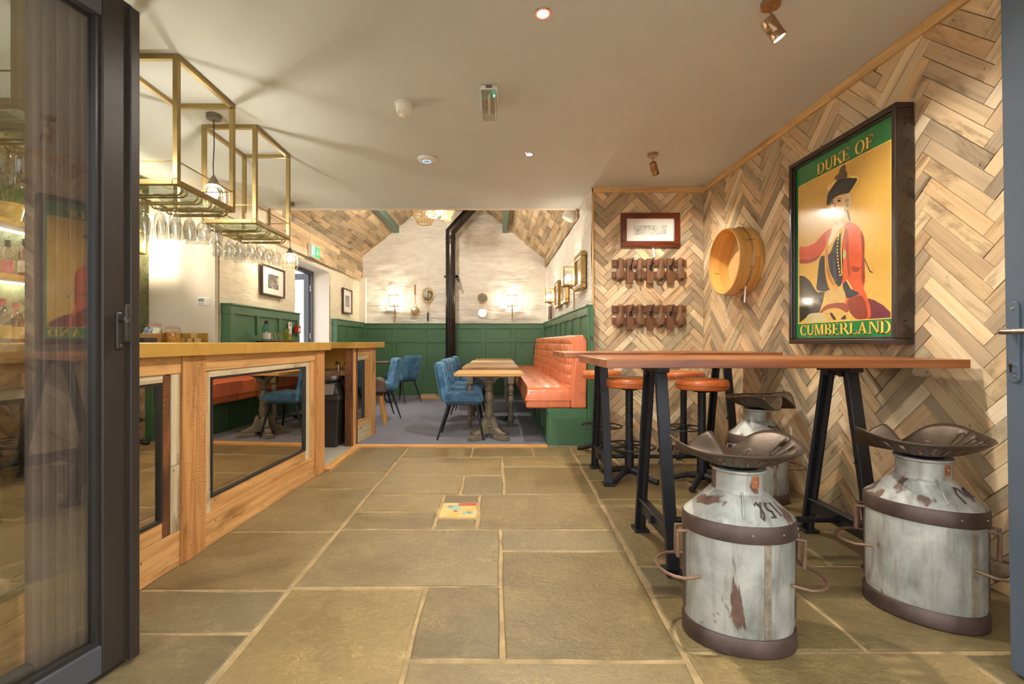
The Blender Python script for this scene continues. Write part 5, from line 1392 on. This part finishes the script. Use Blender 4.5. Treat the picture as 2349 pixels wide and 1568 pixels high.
for k in range(4):
    a = PI / 4 + k * PI / 2
    leg = MB().prism([(.03, .15), (.06, .25), (.085, .22), (.12, .12), (.19, .085), (.24, .08), (.24, .05), (.03, .05)], -.032, .032, 'xz', M=RZ(a)).build('foot', M_TABLEG, t, bevel=.006)
    box_part(leg, 'pad', M_TABLEG, .10, .29, -.042, .042, 0, .05, .006); leg.children[-1].rotation_euler = (0, 0, a)
def turned_leg(x, y):
    M = TR(x, y, 0)
    b = MB().box(-.038, .038, -.038, .038, .56, .735, M=M)
    b.lathe([(.022, 0), (.026, .05), (.040, .085), (.042, .11), (.028, .14), (.036, .15), (.026, .165), (.037, .28), (.040, .36), (.026, .41), (.036, .425), (.026, .44), (.040, .475), (.040, .505), (.028, .53), (.038, .56)], 20, M)
    return b
def farm_table(label, x0, x1, y0, y1, m):
    t = thing('turned_leg_table', label, 'table', ((x0 + x1) / 2, (y0 + y1) / 2, .005), group='farmhouse tables along the bench')
    w, d = (x1 - x0) / 2, (y1 - y0) / 2
    for k in range(3): box_part(t, 'top_plank', m, -w, w, -d + 2 * d / 3 * k + .0005, -d + 2 * d / 3 * (k + 1) - .0005, .737, .772, .003)
    for sx in (-1, 1):
        for sy in (-1, 1): turned_leg(sx * (w - .10), sy * (d - .07)).build('leg', M_TABLEG, t)
    ap_ = MB()
    for sy in (-1, 1): ap_.box(-w + .14, w - .14, sy * (d - .06) - .01, sy * (d - .06) + .01, .64, .737)
    for sx in (-1, 1): ap_.box(sx * (w - .09) - .01, sx * (w - .09) + .01, -d + .11, d - .11, .64, .737)
    ap_.build('apron', M_TABLEG, t)
farm_table('turned leg table with thick worn wooden top, second along the bench', -.45, .28, 6.00, 7.08, M_OAKTOP)
farm_table('turned leg table, third along the bench', -.43, .28, 7.36, 8.36, M_PALE)
farm_table('turned leg table, fourth along the bench nearest the stove wall', -.40, .28, 8.66, 9.40, M_OAKTOP)
t = thing('round_table', 'round dark topped table between two blue velvet chairs', 'table', (-2.20, 8.30, .005))
MB().lathe([(.40, .725), (.415, .732), (.415, .750), (.40, .755), (.001, .755)], 40).build('table_top', M_DARKF, t)
MB().lathe([(.05, .725), (.03, .68), (.026, .30), (.05, .22), (.05, .12)], 18).build('column', M_IRON, t)
for k in range(3):
    a = k * 2 * PI / 3 + .3
    MB().tube([(.03 * math.cos(a), .03 * math.sin(a), .20), (.14 * math.cos(a), .14 * math.sin(a), .16), (.26 * math.cos(a), .26 * math.sin(a), .04), (.33 * math.cos(a), .33 * math.sin(a), .018)], [.028, .022, .018, .016], 10).build('foot', M_IRON, t)
# leather stool behind the counter end
t = thing('leather_stool', 'low brown leather stool with splayed wooden legs behind the counter end', 'stool', (-1.70, 6.33, .005), .2)
pad(MB(), .42, .40, .17, (0, 0), 0, 16, 16, TR(0, -.20, .53), 6).build('cushion', M_BROWNSEAT, t)
for sx in (-1, 1):
    for sy in (-1, 1): MB().tube([(sx * .13, sy * .13, .37), (sx * .20, sy * .19, .0)], [.030, .024], 4).build('leg', M_OAK, t)
# ---- bench
bn_ = thing('bench_seat', 'long tan leather bench with quilted back on green plinth', 'bench', (0, 0, 0))
Y0, Y1 = 5.01, YB - .085
box_part(bn_, 'plinth', M_GREEN, .545, .962, Y0, Y1, .005, .392, .003)
for k in range(8):
    ya = Y0 + .03 + k * .575
    box_part(bn_, 'plinth_stile', M_GREEN, .530, .545, ya, ya + .06, .09, .35, .002)
box_part(bn_, 'plinth_rail', M_GREEN, .530, .545, Y0, Y1, .005, .09, .002)
box_part(bn_, 'plinth_rail', M_GREEN, .530, .545, Y0, Y1, .35, .392, .002)
L = Y1 - Y0
Mseat = TR(.30, (Y0 + Y1) / 2, .552) @ Matrix(((0, 1, 0, 0), (-1, 0, 0, 0), (0, 0, 1, 0), (0, 0, 0, 1)))
sp = MB(); pad(sp, L, .50, .15, (42, 3), .006, 252, 18, Mseat, 40)
sp.build('seat_cushion', M_ORANGE, bn_)
box_part(bn_, 'seat_base', M_ORANGE, .31, .79, Y0 + .004, Y1, .393, .50, .02)
Mback = TR(.775, (Y0 + Y1) / 2, .42) @ RY(.09) @ Matrix(((0, 0, -1, 0), (-1, 0, 0, 0), (0, 1, 0, 0), (0, 0, 0, 1)))
bp = MB(); pad(bp, L, .765, .13, (42, 7), .013, 336, 56, Mback, 30)
bp.build('backrest', M_ORANGE, bn_)
MB().prism([(.79, .393), (.955, .393), (.962, 1.10), (.925, 1.17), (.85, 1.175), (.80, .60)], Y0 - .002, Y0 + .05, 'xz').build('end_bolster', M_ORANGE, bn_, bevel=.018, seg=3)
box_part(bn_, 'back_board', M_GREEN, .86, .962, Y0 + .05, Y1, .393, 1.10)
struct('trim_15', MB().box(.964, 1.021, 5.0, 5.05, 0, 1.50), M_GREEN, 'green end board of the bench panelling', 'panelling', bevel=.003)
# ---- stove on hearth
tag(MB().box(-1.50, -.42, 9.05, 9.72, .004, .034).build('hearth_slab', M_PLAS if False else plain('hearth_stone', lin(196, 168, 138), .6, var=.12, vs=9, bump=.2), bevel=.004), 'pale stone hearth slab under the stove', 'hearth')
tag(MB().box(-1.53, -1.505, 9.02, 9.72, .004, .036).box(-1.53, -.40, 9.02, 9.045, .004, .036).build('hearth_edging', M_OAK, bevel=.002), 'thin wooden edging around the hearth slab', 'edging')
sv2 = thing('wood_stove', 'black cast iron wood stove with a tall bent flue pipe', 'stove', (-.925, 9.38, .035))
for sx in (-1, 1):
    for sy in (-1, 1): MB().lathe([(.022, 0), (.028, .02), (.02, .06)], 10, TR(sx * .19, sy * .14, 0)).build('foot', M_STOVE, sv2)
box_part(sv2, 'body', M_STOVE, -.235, .235, -.19, .19, .055, .575, .012)
box_part(sv2, 'top_plate', M_STOVE, -.255, .255, -.21, .21, .575, .600, .006)
dr = MB().box(-.20, .20, -.205, -.19, .15, .17).box(-.20, .20, -.205, -.19, .50, .52).box(-.20, -.18, -.205, -.19, .17, .50).box(.18, .20, -.205, -.19, .17, .50).build('door', M_STOVE, sv2, bevel=.003)
MB().box(-.18, .18, -.200, -.196, .17, .50).build('glass', plain('stove_glass', lin(96, 72, 58), .06, var=.3, vs=6, coat=.8), dr)
MB().tube([(.215, -.20, .36), (.215, -.235, .36), (.215, -.235, .28)], .008, 8).build('handle', M_STEEL, dr)
box_part(sv2, 'ash_lip', M_STOVE, -.22, .22, -.225, -.19, .10, .118, .003)
PR = .098; ZB = 3.20
fl_ = MB()
fl_.lathe([(PR * .72, .60), (PR * .72, .66), (PR, .74), (PR, ZB)], 32)
fl_.tube([(0, 0, ZB - .02), (0, 0, ZB + .06), (.30, 0, ZB + .39), (.56, 0, ZB + .676)], PR, 32)
fl = fl_.build('flue_pipe', M_FLUE, sv2)
for z in (.76, 1.53, 2.42, 3.02, 3.10): MB().lathe([(PR + .001, z), (PR + .006, z + .006), (PR + .006, z + .022), (PR + .001, z + .028)], 32, cap0=False, cap1=False).build('joint_collar', M_FLUE, fl)
for k in (.16, .20, .40, .44):
    M = TR(k, 0, ZB + .06 + k * 1.1) @ RY(math.atan2(.40, .44))
    MB().lathe([(PR + .001, -.014), (PR + .006, -.008), (PR + .006, .008), (PR + .001, .014)], 32, M, cap0=False, cap1=False).build('joint_collar', M_FLUE, fl)
br = MB().box(-.13, .15, -.02, .02, 2.345, 2.385).box(.11, .15, -.02, .33, 2.33, 2.40).box(.14, .175, -.015, .015, 2.26, 2.33).build('wall_bracket', M_IRON, fl)

# ---- wall lanterns
def lantern(label, loc, rotz, pw=6):
    """on a wall: local x along wall, room at -y; loc = centre of the lantern on the wall"""
    l = thing('wall_lantern', label, 'lamp', loc, rotz, group='brass wall lanterns')
    w, h_, y0, y1 = .10, .11, -.17, -.03
    f = MB()
    for x in (-w, w):
        for y in (y0, y1): f.box(x - .006, x + .006, y - .006, y + .006, -h_, h_)
        for z in (-h_, h_): f.box(x - .006, x + .006, y0, y1, z - .006, z + .006)
    for y in (y0, y1):
        for z in (-h_, h_): f.box(-w, w, y - .006, y + .006, z - .006, z + .006)
    f.build('frame', M_BRASSF, l)
    gp = MB()
    gp.box(-w + .006, w - .006, y0, y0 + .002, -h_ + .006, h_ - .006).box(-w, -w + .002, y0 + .006, y1 - .006, -h_ + .006, h_ - .006).box(w - .002, w, y0 + .006, y1 - .006, -h_ + .006, h_ - .006)
    gp.build('glass', M_GLASS, l)
    MB().box(-w, w, y0, y1, -h_ - .006, -h_ + .002).build('base_plate', M_BRASSF, l)
    MB().lathe([(.016, 0), (.016, .045)], 12, TR(0, -.10, -h_ + .002)).build('lamp_holder', M_BRASSF, l)
    MB().sphere((0, -.10, -.01), .034, 14, 10, sz=1.35).build('bulb', M_LEDW, l)
    MB().tube([(0, -.10, -h_ - .006), (0, -.10, -h_ - .02), (0, -.05, -h_ - .03), (0, -.03, -h_ - .06), (0, -.03, -.44)], .010, 10).build('copper_pipe', M_COPPER, l)
    p = bpy.data.lights.new('lantern_light', 'POINT'); p.energy = pw * LAMP_K; p.color = (1, .90, .72); p.shadow_soft_size = .03
    o = bpy.data.objects.new('lantern_light', p); COL.objects.link(o); o.parent = l; o.location = (0, -.10, -.01)
lantern('lit brass lantern on the stove wall beside the racket mirrors', (-2.11, YB - .03, 1.945), 0)
lantern('lit brass lantern on the stove wall beside the bench', (.315, YB - .03, 1.945), 0)
lantern('lit brass lantern on the bench wall beside the gilt frame', (XBR - .02, 5.92, 1.915), -PI / 2)
lantern('lit brass lantern on the bench wall towards the stove', (XBR - .02, 8.15, 1.90), -PI / 2)
lantern('lit brass lantern on the jungle wallpaper behind the bar', (-3.528, 4.40, 2.05), PI / 2, 12)
# ---- pictures of the dining room
picture('gilt framed picture nearest on the bench wall', (XBR - .02, 5.52, 1.92), -PI / 2, .48, .42, .06, .06, M_GOLD, M_PR3, .03)
picture('brown framed picture between the bench wall lanterns', (XBR - .02, 6.78, 1.83), -PI / 2, .46, .36, .05, .05, M_GOLD, M_PR2, .05)
picture('brown framed picture beyond the middle of the bench wall', (XBR - .02, 7.60, 1.86), -PI / 2, .46, .42, .05, .05, M_GOLD, M_PR3, .05)
picture('small dark framed picture at the far end of the bench wall', (XBR - .02, 8.75, 1.62), -PI / 2, .25, .30, .03, .03, M_DARKF, M_PR1, .04)
picture('larger dark framed photograph above the green panelling', (XL + .02, 5.885, 1.850), PI / 2, .60, .37, .022, .03, M_DARKF, M_PR1, (.14, .075))
picture('small dark framed photograph beyond the side door', (XL + .02, 8.80, 1.86), PI / 2, .52, .46, .025, .03, M_DARKF, M_PR1, (.12, .10))
# ---- racket and round mirrors on the stove wall
def racket(label, x, z, r, ry, up, L, grip):
    m = thing('racket_mirror', label, 'mirror', (x, YB - .035, z), 0, group='vintage racket mirrors')
    n = 32
    MB().tube([(r * math.cos(2 * PI * k / n), -.015, ry * math.sin(2 * PI * k / n)) for k in range(n)], .011, 8, closed=True).build('hoop', M_TRIMW, m)
    MB().prism([((r - .006) * math.cos(2 * PI * k / n), (ry - .006) * math.sin(2 * PI * k / n)) for k in range(n)], -.018, -.008, 'xz').build('mirror_glass', M_MIRROR, m)
    s = 1 if up else -1
    MB().tube([(-r * .4, -.015, s * ry * .95), (0, -.015, s * (ry + .09))], .007, 6).tube([(r * .4, -.015, s * ry * .95), (0, -.015, s * (ry + .09))], .007, 6).tube([(0, -.015, s * (ry + .07)), (0, -.015, s * (ry + L))], .011, 8).build('shaft', M_TRIMW, m)
    MB().tube([(0, -.015, s * (ry + L * .55)), (0, -.015, s * (ry + L))], .017, 8).build('grip', grip, m)
racket('small round racket mirror hung handle up beside the lantern', -1.695, 1.725, .095, .100, True, .46, M_GOLD)
racket('oval racket mirror hung handle down with black grip', -1.43, 2.075, .115, .145, False, .40, M_BLACKP)
for z, r, lb in ((2.005, .108, 'upper round mirror in a thin wooden hoop beside the flue'), (1.705, .098, 'lower round mirror in a thin wooden hoop beside the flue')):
    m = thing('round_mirror', lb, 'mirror', (-.30, YB - .035, z), 0, group='round hanging mirrors')
    Mx = RX(PI / 2)
    MB().lathe([(r, .0), (r, .04), (r - .010, .04), (r - .010, .0)], 36, Mx, cap0=False, cap1=False).build('hoop', M_TRIMW, m)
    MB().lathe([(.001, .02), (r - .009, .02)], 32, Mx, cap1=False).build('mirror_glass', M_MIRROR, m)
    MB().tube([(0, -.01, r), (0, -.008, r + .09)], .004, 6).build('hanging_strap', M_TRIMW, m)
# ---- woven pendant lights in the roof
def basket(label, loc, prof, m, nw=22, lit=False, pw=0):
    b = thing('woven_pendant', label, 'lamp', loc, group='woven pendant shades')
    w = MB()
    for k in range(nw):
        a = 2 * PI * k / nw
        w.tube([(r * math.cos(a), r * math.sin(a), z) for r, z in prof], .0035, 4)
    nr = 12
    for i in range(nr + 1):
        s = i / nr * (len(prof) - 1); j = min(int(s), len(prof) - 2); f = s - j
        r = prof[j][0] * (1 - f) + prof[j + 1][0] * f; z = prof[j][1] * (1 - f) + prof[j + 1][1] * f
        w.tube([(r * math.cos(2 * PI * k / 24), r * math.sin(2 * PI * k / 24), z) for k in range(24)], .003 if 0 < i < nr else .007, 4, closed=True)
    w.build('woven_shade', m, b)
    MB().tube([(0, 0, prof[0][1]), (0, 0, 4.30 - loc[2])], .004, 6).build('cord', M_BLACKP, b)
    MB().sphere((0, 0, prof[0][1] - .12), .04, 12, 8).build('bulb', M_LEDW if lit else M_PLAS, b)
    if pw:
        p = bpy.data.lights.new('pendant_light', 'POINT'); p.energy = pw * LAMP_K; p.color = (1, .94, .82); p.shadow_soft_size = .05
        o = bpy.data.objects.new('pendant_light', p); COL.objects.link(o); o.parent = b; o.location = (0, 0, prof[0][1] - .12)
M_RATT = plain('rattan', lin(206, 176, 108), .6, var=.2, vs=40)
basket('open rattan pendant shade hanging lowest by the flue', (-1.054, 6.85, 2.82), [(.08, .30), (.155, .21), (.165, .12), (.10, .0)], M_RATT)
M_BEAD = plain('beaded_shade', lin(226, 196, 130), .4, var=.4, vs=60)
basket('lit beaded pendant shade between the rattan shades', (-1.010, 7.42, 3.06), [(.08, .26), (.165, .19), (.155, .10), (.07, .0)], M_BEAD, 30, True, 125)
basket('flared rattan pendant shade beside the lit shade', (-.852, 8.0, 3.165), [(.09, .32), (.14, .20), (.09, .06), (.095, .0)], M_RATT)
# ---- loudspeaker, exit sign, notices, thermostat
sp_ = thing('loudspeaker', 'white loudspeaker mounted high on the bench wall', 'speaker', (.93, 6.05, 2.72))
MB().lathe([(.055, .14), (.075, .05), (.085, -.03), (.075, -.055), (.001, -.06)], 24, RY(.5)).build('cabinet', M_PLAS, sp_)
MB().tube([(.0, 0, .09), (.06, 0, .12), (.085, 0, .12)], .012, 8).build('bracket', M_PLAS, sp_)
ex = thing('exit_sign', 'green running man exit sign over the side door', 'exit sign', (XL + .04, 7.10, 2.46), PI / 2)
box_part(ex, 'case', M_PLAS, -.16, .16, -.055, 0, -.095, .095, .008)
MG = emis('exit_green', lin(20, 158, 84), .9); MW = emis('exit_white', (1, 1, 1, 1), .9)
box_part(ex, 'lit_panel', MG, -.145, .145, -.058, -.055, -.078, .078)
def sym(polys, nm): 
    b = MB()
    for P in polys: b.add([(x, -.0588, z) for x, z in P], [list(range(len(P)))])
    b.build(nm, MW, ex)
sym([[(-.135, -.065), (-.03, -.065), (-.03, .065), (-.135, .065)]], 'doorway_symbol')
sym([[(.05, .055), (.08, .055), (.08, -.005), (.11, -.005), (.065, -.055), (.02, -.005), (.05, -.005)]], 'arrow_symbol')
man = MB()
for P in ([(-.095, .035), (-.080, .050), (-.065, .035), (-.080, .020)], [(-.10, .018), (-.07, .018), (-.062, -.015), (-.092, -.015)], [(-.10, .014), (-.125, -.006), (-.118, -.012), (-.09, .004)],
          [(-.07, .016), (-.045, .0), (-.05, -.008), (-.075, .004)], [(-.09, -.012), (-.105, -.05), (-.12, -.055), (-.118, -.062), (-.098, -.058), (-.076, -.015)], [(-.072, -.012), (-.05, -.035), (-.055, -.06), (-.043, -.06), (-.038, -.030), (-.062, -.006)]):
    man.add([(x, -.0594, z) for x, z in P], [list(range(len(P)))])
man.build('running_figure', MG, ex)
nt = thing('fire_notice', 'white and red fire notice fixed to the green panelling', 'notice', (XL + .1035, 6.20, 1.26), PI / 2)
box_part(nt, 'notice_card', M_CARD, -.05, .05, -.004, 0, -.12, .10)
box_part(nt, 'red_band', M_REDC, -.04, .04, -.0046, -.004, -.105, -.06)
for k in range(4): box_part(nt, 'text_line', M_GREYP, -.04, .035, -.0046, -.004, .005 - .014 * k, .010 - .014 * k)
box_part(nt, 'emblem', M_GREYP, -.015, .015, -.0046, -.004, .045, .085)
cp = thing('fire_call_point', 'red fire alarm call point beside the fire notice', 'alarm', (XL + .1035, 6.38, 1.27), PI / 2)
box_part(cp, 'case', M_REDC, -.05, .05, -.05, 0, -.05, .05, .004)
box_part(cp, 'window', M_CARD, -.03, .03, -.0515, -.05, -.03, .02)
th = thing('thermostat', 'white wall thermostat on the plain white wall', 'thermostat', (-2.97, 4.80, 1.508))
box_part(th, 'case', M_PLAS, -.068, .068, -.030, 0, -.045, .045, .008)
box_part(th, 'display', plain('lcd', lin(140, 158, 156), .3), -.055, .0, -.0315, -.03, .0, .035)
for x in (-.04, -.015): MB().lathe([(.006, 0), (.005, .003)], 10, TR(x, -.030, -.020) @ RX(PI / 2)).build('button', M_GREYP, th)
# painted infill tile in the stone floor
pt = flagstone([(-.375, 2.955), (-.125, 2.955), (-.125, 3.225), (-.375, 3.225)], .008, 'infill_tile', plain('tile_ground', lin(222, 172, 100), .4, var=.1, vs=12), .001)
tcol = {'b': plain('tile_blue', lin(140, 170, 150), .4), 'r': plain('tile_red', lin(178, 70, 56), .4), 'o': plain('tile_ochre', lin(214, 160, 70), .4), 'k': plain('tile_brown', lin(130, 104, 70), .4)}
def tp(c, P, k=0):
    b = MB().add([(x, y, .0016 + .0004 * k) for x, y in P], [list(range(len(P)))]); b.build('painted_shape', tcol[c], pt)
tp('r', [(-.01, .07), (.11, .07), (.11, .12), (-.01, .12)]); tp('b', [(-.11, .06), (-.02, .09), (.02, .0), (-.03, -.01)]); tp('o', [(.02, .0), (.11, .05), (.11, .0), (.05, -.03)])
tp('k', [(-.08, .055), (-.06, .075), (-.04, .055), (-.06, .035)], 1); tp('k', [(-.04, -.03), (-.02, -.01), (.0, -.03), (-.02, -.05)], 1); tp('b', [(.03, -.04), (.10, -.02), (.10, -.08), (.03, -.09)]); tp('k', [(.05, -.05), (.07, -.035), (.09, -.05), (.07, -.065)], 1); tp('o', [(-.06, -.06), (.02, -.05), (.0, -.12), (-.08, -.12)])
tag(MB().sphere((0, 0, .035), .06, 12, 8, sx=1.0, sy=.7, sz=.55).sphere((.05, .01, .03), .04, 10, 6, sz=.6).build('small_black_object', M_BLACKP, loc=(.10, 6.55, .006)), 'small crumpled black object on the carpet under the tables', 'object')
